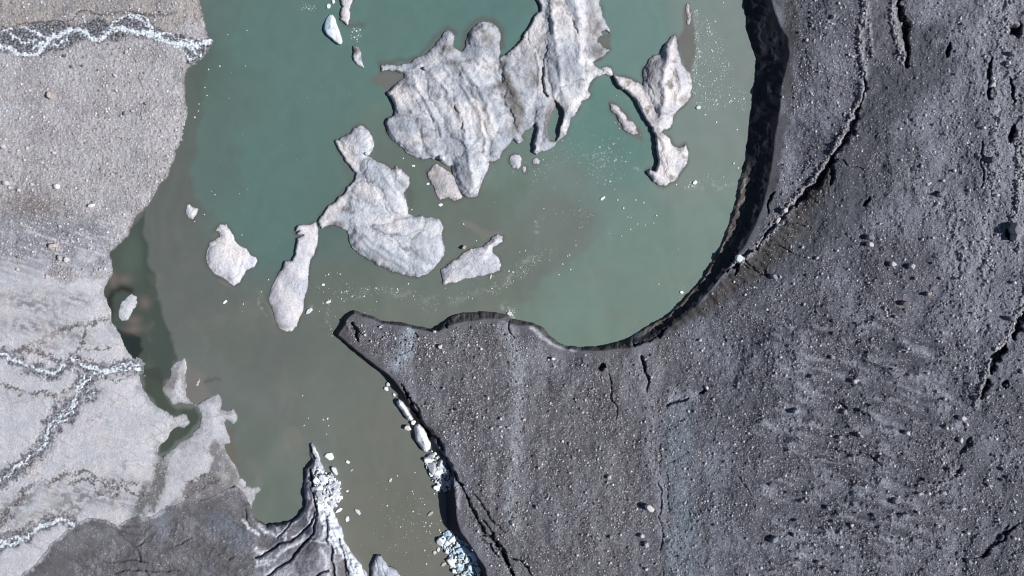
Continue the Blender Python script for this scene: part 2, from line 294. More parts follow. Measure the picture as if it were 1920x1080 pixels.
north_bank = G.line(((-60,54),(0,51),(30,49),(70,42),(125,42),(138,36),(148,22),(175,24),(200,28),(225,22),(250,22),(275,26),(290,30),(330,24)), 2.2, .12, 150)
zL += (n_sm * 0 + 1.0) * sstep(0, 14, G.line(((-60,40),(0,36),(70,30),(125,30),(140,12),(200,14),(250,10),(330,12)), 12, .1, 151) * 14) * gravel * .8
cL = mix(cL, A(70, 64, 62), north_bank * .85)
tag(sheet('moraine_shore', G, zL, cL, sdL > -25, M_ground), kind='structure')

# ================================================================== BOTTOM-LEFT GLACIER TONGUE
tr = rag(TONGUE, .1, 4, 6, True); sdT = G.sdf(tr, 80)
hT = G.idw([(100,1060,2.6),(200,1010,2.8),(300,1000,3.4),(400,970,3.2),(450,940,2.2),(500,1000,3),(300,1080,4.5),(450,1060,6),(540,1010,5),(556,985,3),(575,950,3.2),(574,900,2.6),(590,900,4.4),(592,930,5),(586,850,2.2),(600,930,5),(630,960,4),(620,890,3),(600,1000,8.5),(600,1080,9),(660,1060,5),(500,1080,7.5),(690,1090,3),(700,1300,8),(0,1400,8)], 3, 12)[..., 0]
wT = np.where(U > 575, 26, 9) - 15 * sstep(600, 575, U) * 0
prof = 1 - np.exp(-np.maximum(sdT, 0) / np.where((U > 600) & (V > 940), 13., 3.2)); edgeS = sstep(470, 430, U) * (V > 915); zT = hT * (prof * (1 - edgeS) + edgeS * (1 - np.exp(-np.maximum(sdT, 0) / 22)))
stT = perlin((U * .8 + V * .6) / 70, (V * .8 - U * .5) / 8, 81)
zT += n_mid * .8 * prof + n_sm * .25 * prof + n_fine * .16 + stT * .3 * prof
cT = np.empty(G.sh + (3,), F); cT[:] = A(98, 97, 101)
cT = mix(cT, A(118, 117, 124), sstep(-.3, .7, n_mid + stT * .5) * .7)
cT = mix(cT, A(76, 73, 75), sstep(.1, .7, -n_mid * .6 + n_sm * .5) * .6)
cT = mix(cT, A(126, 132, 146), np.exp(-((U - 300 - (V - 960) * .1) / 16) ** 2) * sstep(940, 960, V) * sstep(1030, 980, V) * .6)
cT = mix(cT, A(112, 120, 134), sstep(-.1, .6, fbm(U, V, 60, 3, 84)) * sstep(360, 420, U) * .5)
pale = np.exp(-(((U - 610) / 16) ** 2 + ((V - 1050) / 26) ** 2)) + np.exp(-(((U - 545) / 60) ** 2 + ((V - 1085) / 20) ** 2)) + np.exp(-(((U - 500) / 24) ** 2 + ((V - 1040) / 10) ** 2)) * .6 + np.exp(-(((U - 570) / 40) ** 2 + ((V - 1050) / 10) ** 2)) * .5
cT = mix(cT, A(165, 165, 176), np.clip(pale * 1.2 * (.75 + n_sm), 0, 1) * .85)
cT = mix(cT, A(165, 160, 165), ((white > .982) & (n_mid > -.1)).astype(F) * .8)
for i, (wd, b) in enumerate([(3.2, ((486,985),(500,998),(520,1006),(535,1000))), (3, ((520,990),(535,1012))), (4, ((480,1030),(500,1035))), (3, ((480,1052),(505,1058))), (2.5, ((455,975),(465,990),(485,1002)))]):
    cT = mix(cT, A(205, 208, 218), np.clip(G.line(b, wd, .25, 300 + i) * (1 + n_fine), 0, 1) * .9)
cT = mix(cT, cL, edgeS * sstep(9, 0, sdT + n_sm * 7 + n_fine * 3) * .85)
cT = mix(cT, A(132, 134, 142), sstep(.1, .6, fbm(U + 200, V, 30, 4, 95)) * .35)
cT = mix(cT, A(176, 174, 180), ((white > .95) & (n_sm + n_mid > .35)).astype(F) * .7)
# clean white ice: rubble flank and steep east slope of the horn
flank = G.sdf(rag([(584,829),(592,840),(600,858),(609,880),(610,890),(625,885),(640,910),(640,930),(628,950),(634,975),(645,1010),(658,1030),(672,1050),(695,1085),(662,1085),(645,1050),(628,1035),(612,1010),(604,985),(598,960),(596,945),(590,930),(590,905),(588,885),(594,870),(590,850)], .12, 5, 87, True), 30)
fl = sstep(-2, 3, flank + n_sm * 4)
cT = mix(cT, A(214, 222, 232), fl * .95)
cT = mix(cT, A(150, 160, 176), fl * sstep(.1, .6, fbm(U, V, 14, 3, 88)) * .8)
cT = mix(cT, A(120, 122, 132), fl * sstep(.25, .6, perlin((U * .35 + V) / 40, (U - V * .45) / 5, 89)) * .75)
zT += fl * (fbm(U, V, 9, 3, 90) * 1.3) * sstep(0, 6, sdT)
for i, (wd, b) in enumerate([(2.6, ((607,970),(608,990),(606,1008),(600,1014))), (2.2, ((592,875),(588,900),(590,925),(584,950),(578,975))), (2, ((548,1007),(570,1003),(590,975),(592,962))), (2, ((620,965),(622,1000),(618,1020))), (1.8, ((597,845),(606,862),(612,888))), (2.4, ((578,1012),(600,1015),(615,1018))), (3, ((536,992),(556,978),(572,955))), (3.4, ((520,1042),(548,1024),(574,1006))), (3, ((500,1078),(540,1058))), (3.4, ((602,1030),(612,1050),(618,1085))), (2.4, ((560,1002),(580,986),(590,965))), (2.6, ((480,1062),(515,1050))), (2.2, ((578,890),(576,915),(580,935)))]):
    cT = mix(cT, A(200, 205, 214), G.line(b, wd, .1, 330 + i) * .9)
cracksT = [(2.2, 1.6, ((165,970),(185,975),(205,977),(215,985),(222,998),(235,1012),(248,1022),(256,1030),(262,1045),(263,1052))), (1.6, 1.2, ((222,985),(240,988),(260,988))), (1.6, 1.2, ((225,996),(250,1001),(270,1004),(272,996),(285,986))), (1.3, 1.0, ((252,1025),(262,1022),(275,1008),(290,1000))), (1.3, 1.0, ((193,1051),(230,1053),(262,1050),(276,1054))), (1.5, 1.0, ((272,1068),(282,1085))), (1.2, .8, ((215,1075),(270,1070),(310,1072),(335,1070))), (1.3, .9, ((325,943),(350,940),(375,938),(400,928),(412,918))), (1.1, .8, ((328,1024),(345,1015),(360,1008))), (1.3, .8, ((142,1050),(155,1060),(165,1062))), (1.2, .8, ((428,1050),(438,1044))), (1.3, .8, ((460,955),(462,975),(470,990))), (1.2, .8, ((475,945),(460,944))),
    (1.6, 1.3, ((571,880),(569,905),(570,925),(572,945),(566,960),(550,975),(535,993),(520,1008))), (1.8, 2.0, ((581,880),(586,905),(590,935),(594,955),(592,975),(588,1000),(577,1012))), (2.2, 2.6, ((590,960),(584,980),(565,1000),(545,1015),(520,1022),(480,1045))), (2.4, 2.8, ((577,1012),(560,1030),(545,1050),(520,1065),(495,1085))), (2.0, 2.4, ((612,975),(614,995),(611,1012),(622,1025),(622,1045),(626,1065),(628,1085))), (1.6, 1.6, ((580,1010),(600,1013),(611,1013))), (1.8, 2.0, ((582,838),(583,850),(590,858))), (1.6, 1.8, ((636,1010),(642,1030),(648,1052),(650,1085))), (1.5, 1.6, ((645,1050),(652,1070),(655,1085))), (2, 2, ((590,1085),(600,1075),(615,1070))), (1.6, 1.4, ((602,880),(600,900),(605,925),(600,945))), (1.4, 1.2, ((615,900),(612,925),(620,940)))]
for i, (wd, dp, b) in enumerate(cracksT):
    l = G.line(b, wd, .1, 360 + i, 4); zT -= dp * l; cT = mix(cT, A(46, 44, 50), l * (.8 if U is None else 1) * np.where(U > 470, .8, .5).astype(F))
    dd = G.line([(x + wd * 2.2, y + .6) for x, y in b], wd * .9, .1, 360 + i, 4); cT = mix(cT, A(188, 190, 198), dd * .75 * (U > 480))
cT = cT * (1 + n_fine[..., None] * .16 + (white[..., None] - .5) * .12)
sdTm = sdT > -3
zT = np.where(sdT > 0, np.maximum(zT, .4), sdT * .8)
zT = np.maximum(zT, np.where(sdT > 0, zL + .04 + .5 * sstep(0, 20, sdT), -9))
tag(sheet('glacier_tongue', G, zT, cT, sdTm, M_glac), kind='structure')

# ================================================================== RIGHT GLACIER
sdG = G.sdf(rag(GLAC, .05, 5, 4, True), 80); sdC = G.sdf(rag(CREST, .04, 6, 14, True), 90)
HG = G.idw([(640,618,3.2),(700,640,4.5),(760,640,5.2),(850,620,4.2),(900,610,4.6),(850,700,6.5),(760,760,5.5),(850,880,6.5),(860,960,8),(900,1000,8.5),(960,620,5),(1000,800,8),(1060,670,3.4),(1100,700,6),(1100,900,9.5),(1160,660,4.5),(1200,650,6.5),(1250,900,10),(1285,590,4.6),(1225,635,3.6),(1318,560,4.8),(1345,528,5.2),(1382,480,6.6),(1400,450,6.8),(1428,395,7.2),(1440,350,7.6),(1452,270,8.2),(1462,200,8.6),(1475,100,9.2),(1450,0,8.6),(1550,100,11.2),(1600,0,12.5),(1600,300,12),(1700,300,14),(1900,300,17),(1500,700,12.5),(1700,700,15),(1900,700,17.5),(1400,1000,12),(1700,1000,15),(1950,1050,17),(1450,-300,11),(2600,0,24),(2600,1000,25),(1400,2000,16)], 3, 14)[..., 0]
si = np.maximum(sdG, 0); so = np.maximum(-sdC, 0); t = np.where(sdC >= 0, 1, si / (si + so + 1e-3)).astype(F)
Lw = sstep(285, 345, V) * sstep(1170, 1230, U)
nc = fbm(U, V, 26, 4, 97)
tl = np.clip(t + nc * .05 * np.sin(np.pi * t), 0, 1)
steep = sstep(1180, 1230, U)
shape_soft = np.clip(tl + n_sm * .22 * np.sin(np.pi * t), 0, 1) ** .75
north = (V < 660) & (U < 1185)
tc_ = np.where(north, shape_soft, tl)
zG = HG * ((1 - Lw) * tc_ + Lw * np.maximum(0, (tl - .4) / .6)) + Lw * (1.1 * np.clip(t * 8, 0, 1) * (1 + .6 * n_sm)) * (t < 1) * np.clip((1 - t) * 4, 0, 1)
zG += steep * (sdC < 0) * (np.abs(nc) * .8 * np.sin(np.pi * t) + fbm(U * .35 + V * .1, V, 30, 3, 98) * .5 * np.sin(np.pi * t))
inn = sstep(0, 24, sdC)
# relief on top: hummocks, transverse ripples on the east, fine rubble
deb = sstep(-.45, .35, n_mid * .9 + n_big * .5 + .25)
zG += inn * (n_big * 1.1 + n_mid * .9 + n_sm * .30)
rw = sstep(1370, 1480, U + n_mid * 40) * sstep(530, 620, V) * sstep(1860, 1740, U - (V - 700) * -.1)
a, b = (U * .965 + V * .26), (V * .965 - U * .26)
rip = 1.15 * perlin((a + n_mid * 12) / 62, (b + n_mid * 7 + n_sm * 1.6) / 11.5, 101) + .22 * perlin((a + n_sm * 4) / 30, (b + n_sm * 2) / 5.5, 102)
rip = rip * (.75 + .5 * sstep(-.4, .4, n_mid)); zG += rw * rip * .75
g1 = perlin(U / 1.9, V / 1.9, 111)
zG += inn * n_fine * (.10 + .12 * deb) + inn * (white - .5) * .14 * deb + inn * g1 * .12 * (.3 + .7 * deb)
# colour

cG = np.empty(G.sh + (3,), F); cG[:] = A(91, 92, 101)
west = sstep(1330, 1180, U + n_big * 60)
cG = mix(cG, A(100, 98, 104), west * .9)
cG = mix(cG, A(78, 73, 77), west * sstep(-.05, .6, n_mid + n_sm * .2) * .6)
cG = mix(cG, A(126, 127, 136), west * sstep(.0, .7, -n_bro + n_sm * .15) * .6)
stv = perlin((U + n_mid * 8) / 16, V / 130, 109); cG = mix(cG, A(124, 124, 131), west * sstep(.0, .55, stv) * sstep(600, 700, V) * .5); cG = mix(cG, A(76, 74, 80), west * sstep(.05, .55, -stv) * sstep(600, 700, V) * .45)
cG = mix(cG, A(126, 129, 141), (1 - west) * sstep(-.1, .65, n_bro + n_sm * .2) * .7)
cG = mix(cG, A(70, 71, 80), (1 - west) * sstep(.05, .75, -n_bro + n_sm * .2) * .6)
cG = mix(cG, A(134, 137, 148), sstep(1640, 1860, U - (V - 200) * .05 + n_mid * 60) * sstep(-.5, .5, n_mid + .35) * sstep(760, 560, V) * .65)
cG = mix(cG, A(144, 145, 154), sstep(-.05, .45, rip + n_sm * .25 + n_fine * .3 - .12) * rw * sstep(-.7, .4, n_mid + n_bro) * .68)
cG = mix(cG, A(70, 71, 79), sstep(.0, .45, -rip + n_sm * .2 - .08) * rw * .75)  # ripple shading painted into the colour: troughs darkened below crests of paler debris
# smooth, stone-free slopes beside the curved crack
def poly_mask(p, soft, seed, nz=6, D=40): return sstep(-soft, soft, G.sdf(rag(p, .1, 6, seed, True), D) + n_sm * nz)
smooth1 = poly_mask([(1622,40),(1640,120),(1660,125),(1700,130),(1705,40),(1780,40),(1790,130),(1720,200),(1670,240),(1640,300),(1640,380),(1600,430),(1540,470),(1480,520),(1400,560),(1300,600),(1230,625),(1260,610),(1330,560),(1400,490),(1470,420),(1530,350),(1580,280),(1615,200),(1620,120)], 14, 201, 10, 60)
cG = mix(cG, A(78, 79, 86), smooth1 * .85)
bark = poly_mask([(1562,292),(1563,330),(1545,360),(1525,390),(1505,430),(1475,475),(1440,510),(1400,530),(1360,560),(1310,595),(1260,620),(1225,638),(1200,645),(1190,640),(1230,620),(1290,580),(1340,540),(1390,500),(1430,462),(1480,410),(1520,360),(1545,310)], 4, 202, 4)
cG = mix(cG, A(76, 73, 74), bark * .9)
bst = perlin((U * .7 - V * .75) / 9, (U * .7 + V * .75) / 40, 203) ; cG = mix(cG, A(50, 48, 50), bark * sstep(.05, .5, bst) * .7)
zG += bark * bst * .5
slab = poly_mask([(1455,0),(1490,0),(1500,60),(1485,120),(1470,250),(1462,330),(1425,430),(1440,340),(1455,250),(1466,170),(1482,100),(1475,55)], 5, 204, 5)
cG = mix(cG, A(72, 70, 74), slab * .8)
flat1 = poly_mask([(1628,0),(1680,0),(1672,40),(1678,90),(1690,125),(1650,120),(1630,100)], 4, 205, 4); cG = mix(cG, A(96, 95, 102), flat1 * .8)
cleang = np.clip(smooth1 + bark + slab + flat1, 0, 1)
for i, (wd, k, c, b) in enumerate([(13, .7, (152,156,163), ((948,600),(958,640),(972,680),(976,730),(970,780),(968,830),(962,880),(962,940),(966,990))), (10, .55, (146,146,154), ((1190,650),(1200,690),(1215,740),(1225,790),(1228,840),(1236,900),(1240,1000))),
        (24, .65, (114,127,138), ((1283,770),(1270,800),(1275,900),(1280,1000),(1290,1085))), (5, .7, (70,66,68), ((1316,840),(1322,920),(1330,1000),(1332,1085))), (10, .6, (132,144,154), ((1262,1000),(1256,1040),(1270,1085))), (16, .4, (128,138,148), ((1330,860),(1340,940),(1345,1000),(1340,1085))), (9, .6, (150,155,165), ((1263,735),(1262,748),(1290,745),(1300,740))),
        (6, .3, (128,125,130), ((1145,730),(1155,780),(1158,850),(1165,900),(1165,980))), (13, .6, (176,192,204), ((768,626),(766,645),(756,665),(748,682))), (4, .5, (180,196,206), ((770,608),(765,630),(772,655))), (3.5, .85, (185,192,198), ((995,614),(1010,626),(1020,634),(1035,645),(1055,652),(1095,653))),
        (5, .5, (140,140,148), ((1755,80),(1830,60),(1850,20))), (5, .6, (150,152,162), ((1835,80),(1845,50),(1862,0))), (8, .45, (150,154,164), ((1880,0),(1878,100),(1872,180),(1862,300),(1850,420),(1840,500),(1825,600))), (3.5, .7, (168,170,180), ((1895,250),(1905,330),(1900,400),(1918,440))), (3, .6, (170,172,182), ((1884,95),(1874,130),(1868,190),(1872,240))),
        (7, .4, (155,158,168), ((1838,600),(1820,680),(1835,740),(1800,800))), (5, .3, (145,148,160), ((1505,160),(1560,180),(1575,220))), (4, .4, (150,140,145), ((1845,520),(1790,560),(1760,580)))]):
    l = G.line(b, wd, .1, 400 + i, 6); cG = mix(cG, A(*c), np.clip(l * (1 + n_sm * .9 + n_fine * .4), 0, 1) * k)
# pale rubble ridges
ridges = [(5.0, 1.5, ((1622,-45),(1620,0),(1618,40),(1612,60),(1615,100),(1617,150),(1617,175),(1607,200),(1595,225),(1580,255),(1568,275),(1560,292),(1545,310),(1530,330),(1512,352),(1490,372),(1472,395),(1460,412),(1448,430),(1437,445),(1420,465),(1402,478),(1380,492),(1358,508),(1340,525),(1320,545))),
          (6.0, 1.2, ((1678,-45),(1678,0),(1676,35),(1680,60),(1686,80),(1692,100),(1697,118))), (2.0, .5, ((1630,45),(1632,80),(1636,108))), (7, 1.0, ((1898,-45),(1890,0),(1885,25),(1890,50))), (5, 1.2, ((1912,250),(1908,300),(1912,340),(1905,390),(1900,420),(1910,470))),
          (5, 1.2, ((1935,520),(1918,580),(1900,610),(1880,645),(1868,670),(1850,700),(1838,735),(1830,760))), (3, .8, ((855,905),(860,925),(858,950))), (3.0, .9, ((640,590),(655,615),(662,628),(672,640)))]
for i, (wd, hh, b) in enumerate(ridges):
    l = warp(G.line(b, wd, .16, 440 + i, 5), 2.6, 7, 50 + i); k = np.clip(l * 1.5, 0, 1) * sstep(-1.1, -.2, n_sm + n_fine * .3); zG += hh * .55 * k * (1 + n_fine * .9 + n_sm * .5) * (sdC > 0); cG = mix(cG, A(158, 156, 162), k * sstep(-.9, .3, n_fine + n_sm * .5 + .25) * (.85 if i != 7 else .2) * (sdC > -2))
for i, (wd, b) in enumerate([(12, ((1868,-20),(1862,60),(1858,150),(1872,230),(1868,300),(1852,420),(1850,520))), (10, ((1905,60),(1890,120),(1900,200),(1912,280))), (16, ((1700,330),(1760,380),(1800,460),(1790,540))), (14, ((1745,930),(1790,900),(1760,840)))]):
    l = warp(G.line(b, wd, .15, 480 + i), 9, 18, 80 + i); cG = mix(cG, A(142, 143, 151), l * sstep(-.5, .4, n_sm + n_fine * .4) * .6); zG += l * n_sm * .5
# crevasses: (width, depth, line)
crev = [(5.2, 4.5, ((1688,-45),(1686,0),(1687,20),(1692,40),(1697,60),(1700,85),(1701,110),(1700,125))), (2.6, 3, ((1620,140),(1623,165),(1618,180),(1612,200))), (4.6, 4, ((1612,200),(1600,230),(1585,262),(1570,282),(1562,295))), (6.0, 4.5, ((1562,292),(1548,318),(1538,335),(1520,352),(1505,370),(1492,385))), (3.4, 3, ((1488,385),(1470,402),(1450,425),(1432,448))), (2.8, 2.5, ((1432,448),(1410,470),(1385,490),(1362,510))),
        (7.5, 6, ((1905,48),(1902,62))), (3.2, 3.5, ((1779,88),(1776,105),(1781,80))), (3.4, 3.5, ((1860,110),(1856,120),(1855,150),(1855,185))), (2.6, 3, ((1893,145),(1900,168),(1903,190))), (4.2, 5, ((1902,235),(1896,255),(1892,268))), (6, 6, ((1925,300),(1926,345),(1922,390))), (5, 5, ((1888,430),(1893,448))),
        (6.5, 6, ((1885,648),(1872,668),(1864,678),(1858,700))), (4.5, 5, ((1852,712),(1845,730),(1840,745))), (6, 5, ((1930,575),(1918,595),(1910,615),(1902,635))), (4, 4, ((1888,715),(1884,725))), (2, 2, ((1916,980),(1905,985),(1880,1015),(1866,1022))), (1.4, 1.5, ((1858,1030),(1845,1045),(1825,1047))),
        (3.4, 3, ((1202,668),(1206,680),(1209,695))), (1.6, 2, ((1207,690),(1213,705),(1215,725),(1213,735))), (4, 3, ((1124,690),(1134,687))), (2.2, 2, ((1250,762),(1256,757),(1270,752),(1290,747))), (2, 2, ((1312,737),(1324,728))), (1.4, 1.2, ((1140,700),(1145,740),(1155,790))), (2.2, 2.4, ((1187,640),(1190,648),(1200,640),(1212,628),(1222,622))), (1.8, 1.8, ((1215,600),(1222,622),(1237,632),(1250,615))), (1.4, 1.4, ((1190,650),(1205,640),(1225,635),(1240,620))),
        (1.4, 1.4, ((958,597),(953,610),(955,622),(965,634))), (2, 2, ((835,605),(838,615))), (2, 1.6, ((778,625),(783,630))), (1.1, .9, ((742,664),(772,655),(775,632))), (3.4, 3.6, ((756,730),(775,765),(800,805),(830,850),(850,885),(868,915))), (1.8, 1.8, ((752,720),(765,745),(780,760),(790,785))), (2.8, 2.8, ((860,905),(875,930),(885,955),(898,980),(908,1000),(930,1020),(950,1055),(962,1085))), (2.4, 2.4, ((905,975),(925,1010),(945,1035),(955,1060),(965,1090))), (2, 2, ((955,1045),(975,1050),(990,1065),(998,1085))), (2, 1.8, ((900,1010),(920,1020),(935,1045))), (1.6, 1.5, ((885,925),(905,950),(920,975),(950,1000))),
        (1.0, .9, ((1238,830),(1236,880),(1240,940),(1243,1000),(1245,1085))), (.9, .8, ((1250,870),(1253,910),(1254,960))), (.9, .8, ((1252,870),(1270,862),(1290,848))), (1, .8, ((1380,890),(1400,915),(1408,935))), (2.4, 2.4, ((1618,385),(1625,378),(1630,370))), (4, 1.6, ((1558,290),(1560,320),(1558,345))), (1.2, 1, ((1545,300),(1580,300),(1620,318))), (1.1, 1, ((1460,425),(1490,420),(1520,428))), (1.1, .9, ((1440,460),(1470,465),(1500,480))), (1.2, 1.1, ((1395,495),(1415,508),(1440,515))), (1.4, 1.2, ((1395,480),(1408,500),(1425,520))), (1.8, 1.6, ((1370,485),(1385,500),(1378,515))),
        (5, 1.4, ((1820,820),(1810,835),(1800,850))), (4, 1.2, ((1802,872),(1795,885),(1790,892))), (5, 1.3, ((1825,1035),(1845,1040),(1858,1020),(1880,1000),(1890,985))), (2, 1.4, ((1842,265),(1840,300),(1840,350))), (3, 1.2, ((1572,755),(1590,770),(1630,780))), (3, 1.2, ((1555,840),(1610,850),(1650,870))), (3.5, 3, ((672,640),(668,620),(660,605))), (1.8, 1.8, ((1452,360),(1440,400)))]
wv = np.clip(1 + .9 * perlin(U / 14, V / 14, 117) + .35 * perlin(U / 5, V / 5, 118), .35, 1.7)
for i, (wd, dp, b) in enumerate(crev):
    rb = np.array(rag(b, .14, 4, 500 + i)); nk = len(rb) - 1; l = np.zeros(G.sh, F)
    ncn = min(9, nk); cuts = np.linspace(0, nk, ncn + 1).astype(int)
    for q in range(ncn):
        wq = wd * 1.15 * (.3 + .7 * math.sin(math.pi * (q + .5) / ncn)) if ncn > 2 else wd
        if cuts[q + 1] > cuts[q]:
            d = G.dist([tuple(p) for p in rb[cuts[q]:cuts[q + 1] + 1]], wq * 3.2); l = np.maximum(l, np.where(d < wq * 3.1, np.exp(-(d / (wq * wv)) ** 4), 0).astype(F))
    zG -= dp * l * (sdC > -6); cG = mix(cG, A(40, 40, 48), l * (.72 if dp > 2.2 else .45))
cG = cG * (np.array([.925, .945, .955], F))
# cliff face: dark wet ice with its shade painted in too; silt-streaked ledge at its foot
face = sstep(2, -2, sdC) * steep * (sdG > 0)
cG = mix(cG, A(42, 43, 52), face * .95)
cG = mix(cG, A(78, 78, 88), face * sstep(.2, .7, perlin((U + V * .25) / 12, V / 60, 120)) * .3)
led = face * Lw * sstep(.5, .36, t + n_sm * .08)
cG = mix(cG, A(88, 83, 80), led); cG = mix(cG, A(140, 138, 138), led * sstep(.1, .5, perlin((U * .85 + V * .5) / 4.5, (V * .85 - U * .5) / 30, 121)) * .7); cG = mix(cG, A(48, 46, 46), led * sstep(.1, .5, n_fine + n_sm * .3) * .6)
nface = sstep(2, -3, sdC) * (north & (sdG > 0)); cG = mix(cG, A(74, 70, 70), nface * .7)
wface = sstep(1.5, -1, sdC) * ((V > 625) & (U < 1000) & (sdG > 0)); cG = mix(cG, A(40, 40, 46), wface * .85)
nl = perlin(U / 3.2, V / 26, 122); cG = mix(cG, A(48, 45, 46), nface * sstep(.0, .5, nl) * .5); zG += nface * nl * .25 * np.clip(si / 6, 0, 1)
cG = mix(cG, A(112, 118, 138), G.line(((815,828),(840,870),(862,900),(885,930)), 3.4, .05, 450) * .6)
# grains
gr = (1 - .7 * cleang) * inn
cG = cG * np.clip(1 + (n_fine[..., None] * .25 + g1[..., None] * .42 + (white[..., None] - .5) * .45) * (.3 + .7 * gr[..., None]), .3, 2)
cG = mix(cG, A(178, 176, 182), ((white > .968) & (RNG.random(G.sh) < gr * (.25 + deb))).astype(F) * .9)
cG = mix(cG, A(128, 126, 132), ((white > .93) & (white < .982) & (RNG.random(G.sh) < gr * deb)).astype(F) * .6)
zG = np.where(sdG > 0, np.maximum(zG, .05 + np.minimum(sdG, 3) * .12), sdG * .8)
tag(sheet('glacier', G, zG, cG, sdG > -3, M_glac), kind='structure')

# ================================================================== DEBRIS-COVERED ICE ISLANDS
IA = [(712,122),(714,134),(740,133),(757,138),(758,146),(748,152),(738,160),(724,171),(728,180),(737,193),(740,207),(736,217),(727,220),(722,233),(725,247),(731,258),(742,268),(752,276),(762,288),(778,296),(792,300),(803,297),(812,300),(822,299),(832,308),(842,312),(848,310),(845,316),(850,330),(857,345),(865,362),(872,369),(884,371),(897,366),(901,350),(905,338),(914,322),(917,303),(928,303),(938,297),(942,284),(952,275),(962,262),(972,270),(983,263),(978,255),(984,246),(998,240),(1003,232),(1006,245),(1001,262),(998,275),(998,288),(1006,291),(1018,285),(1032,280),(1043,270),(1050,262),(1062,252),(1068,235),(1070,222),(1083,208),(1090,192),(1105,182),(1108,177),(1103,170),(1104,165),(1110,152),(1120,144),(1128,142),(1133,138),(1129,129),(1115,122),(1112,116),(1128,108),(1140,97),(1145,92),(1130,88),(1120,78),(1123,70),(1131,66),(1127,60),(1135,57),(1145,64),(1144,57),(1136,40),(1130,30),(1128,18),(1125,0),(1128,-40),(1100,-75),(1050,-80),(1010,-55),(1006,0),(1012,10),(1013,20),(1004,27),(998,38),(990,52),(980,70),(970,82),(958,93),(945,103),(936,107),(937,90),(940,70),(935,55),(925,45),(915,40),(905,40),(895,44),(885,52),(878,62),(873,75),(872,88),(865,97),(857,92),(850,85),(852,75),(853,67),(846,58),(838,57),(832,60),(825,72),(815,85),(803,97),(792,103),(780,108),(768,118),(750,122),(735,121)]
IB = [(801,322),(811,310),(820,306),(832,315),(842,321),(850,328),(855,343),(862,357),(868,370),(852,378),(840,370),(825,375),(815,360),(808,345),(802,335)]
ID = [(1148,141),(1165,143),(1180,147),(1195,153),(1205,160),(1206,150),(1205,135),(1207,128),(1213,120),(1217,110),(1225,103),(1235,102),(1240,95),(1248,80),(1258,68),(1265,65),(1270,72),(1271,85),(1273,100),(1277,115),(1285,128),(1295,138),(1298,150),(1298,165),(1296,178),(1290,190),(1282,198),(1275,203),(1268,210),(1262,225),(1258,238),(1250,244),(1244,244),(1241,248),(1248,252),(1256,258),(1262,272),(1272,277),(1285,270),(1290,282),(1290,300),(1285,312),(1275,325),(1265,340),(1257,342),(1253,345),(1245,350),(1233,347),(1223,340),(1215,328),(1210,320),(1218,317),(1228,320),(1232,310),(1232,295),(1230,270),(1228,255),(1222,240),(1213,228),(1203,212),(1195,195),(1185,182),(1172,170),(1160,163),(1154,152)]
IE = [(1143,193),(1152,195),(1162,203),(1170,213),(1177,225),(1187,228),(1193,240),(1197,250),(1188,253),(1178,250),(1168,243),(1165,233),(1158,225),(1155,215),(1145,207)]
IJn = [(1127,127),(1138,124),(1145,127),(1149,135),(1150,141),(1140,142),(1135,139),(1128,141)]
II = [(627,262),(635,262),(645,255),(655,250),(662,240),(672,235),(682,236),(692,245),(699,258),(702,270),(699,283),(690,292),(700,298),(715,305),(728,313),(733,318),(742,310),(752,315),(760,325),(768,332),(768,345),(762,355),(757,362),(762,378),(767,390),(765,400),(775,405),(790,403),(800,407),(812,408),(825,412),(832,425),(828,442),(830,450),(835,462),(833,475),(825,490),(812,505),(800,515),(785,521),(768,519),(750,514),(735,510),(720,503),(705,497),(690,487),(675,478),(662,468),(655,455),(653,440),(650,433),(635,425),(625,422),(612,425),(603,430),(598,424),(595,416),(600,405),(608,395),(615,385),(628,378),(635,368),(645,362),(650,350),(665,335),(667,325),(660,318),(648,305),(640,290),(633,280)]
IJ = [(558,422),(580,421),(592,415),(595,424),(597,430),(597,445),(595,460),(590,478),(582,488),(580,500),(579,515),(578,535),(576,546),(571,560),(570,575),(562,595),(557,612),(548,622),(535,622),(522,615),(515,600),(510,580),(502,560),(507,545),(510,535),(517,522),(522,510),(530,500),(532,489),(547,488),(552,478),(554,460),(556,446),(566,442),(554,439),(560,433),(553,435),(555,426)]
IK = [(828,520),(826,505),(840,495),(852,487),(862,480),(875,470),(890,465),(905,462),(912,455),(923,443),(933,438),(943,443),(943,452),(935,458),(924,465),(925,475),(935,482),(940,495),(938,508),(925,513),(905,518),(880,523),(860,528),(845,530),(835,535),(829,530)]
IL = [(403,433),(412,420),(425,420),(432,432),(438,440),(440,450),(450,460),(462,465),(470,478),(480,482),(483,490),(478,500),(462,507),(455,520),(450,530),(438,537),(428,530),(415,520),(400,513),(390,500),(385,487),(387,470),(392,455),(402,450),(412,443),(410,435)]
IM = [(350,384),(355,382),(362,388),(373,392),(370,400),(362,412),(355,410),(348,400),(349,390)]
IN = [(247,550),(257,556),(258,568),(250,580),(245,592),(240,600),(228,602),(222,592),(224,578),(228,565),(238,556)]
IF = [(965,288),(975,290),(979,298),(978,310),(970,318),(960,315),(954,305),(957,293)]
IG2 = [(980,311),(986,311),(987,320),(983,326),(979,320)]
IH = [(997,300),(1005,295),(1014,302),(1010,309),(1000,308)]
IT = [(638,-45),(668,-45),(665,-8),(658,10),(657,28),(655,38),(652,48),(645,42),(638,38),(637,25),(642,12),(638,2)]
IQ = [(1288,5),(1294,12),(1296,28),(1295,42),(1291,50),(1287,40),(1288,28),(1285,15)]
IV = [(336,706),(346,702),(348,712),(345,725),(348,738),(340,752),(325,755),(319,748),(324,735),(330,720)]
IW = [(373,708),(376,710),(373,722),(368,726),(369,716)]
IX = [(448,896),(455,897),(462,905),(463,913),(453,916),(446,905)]
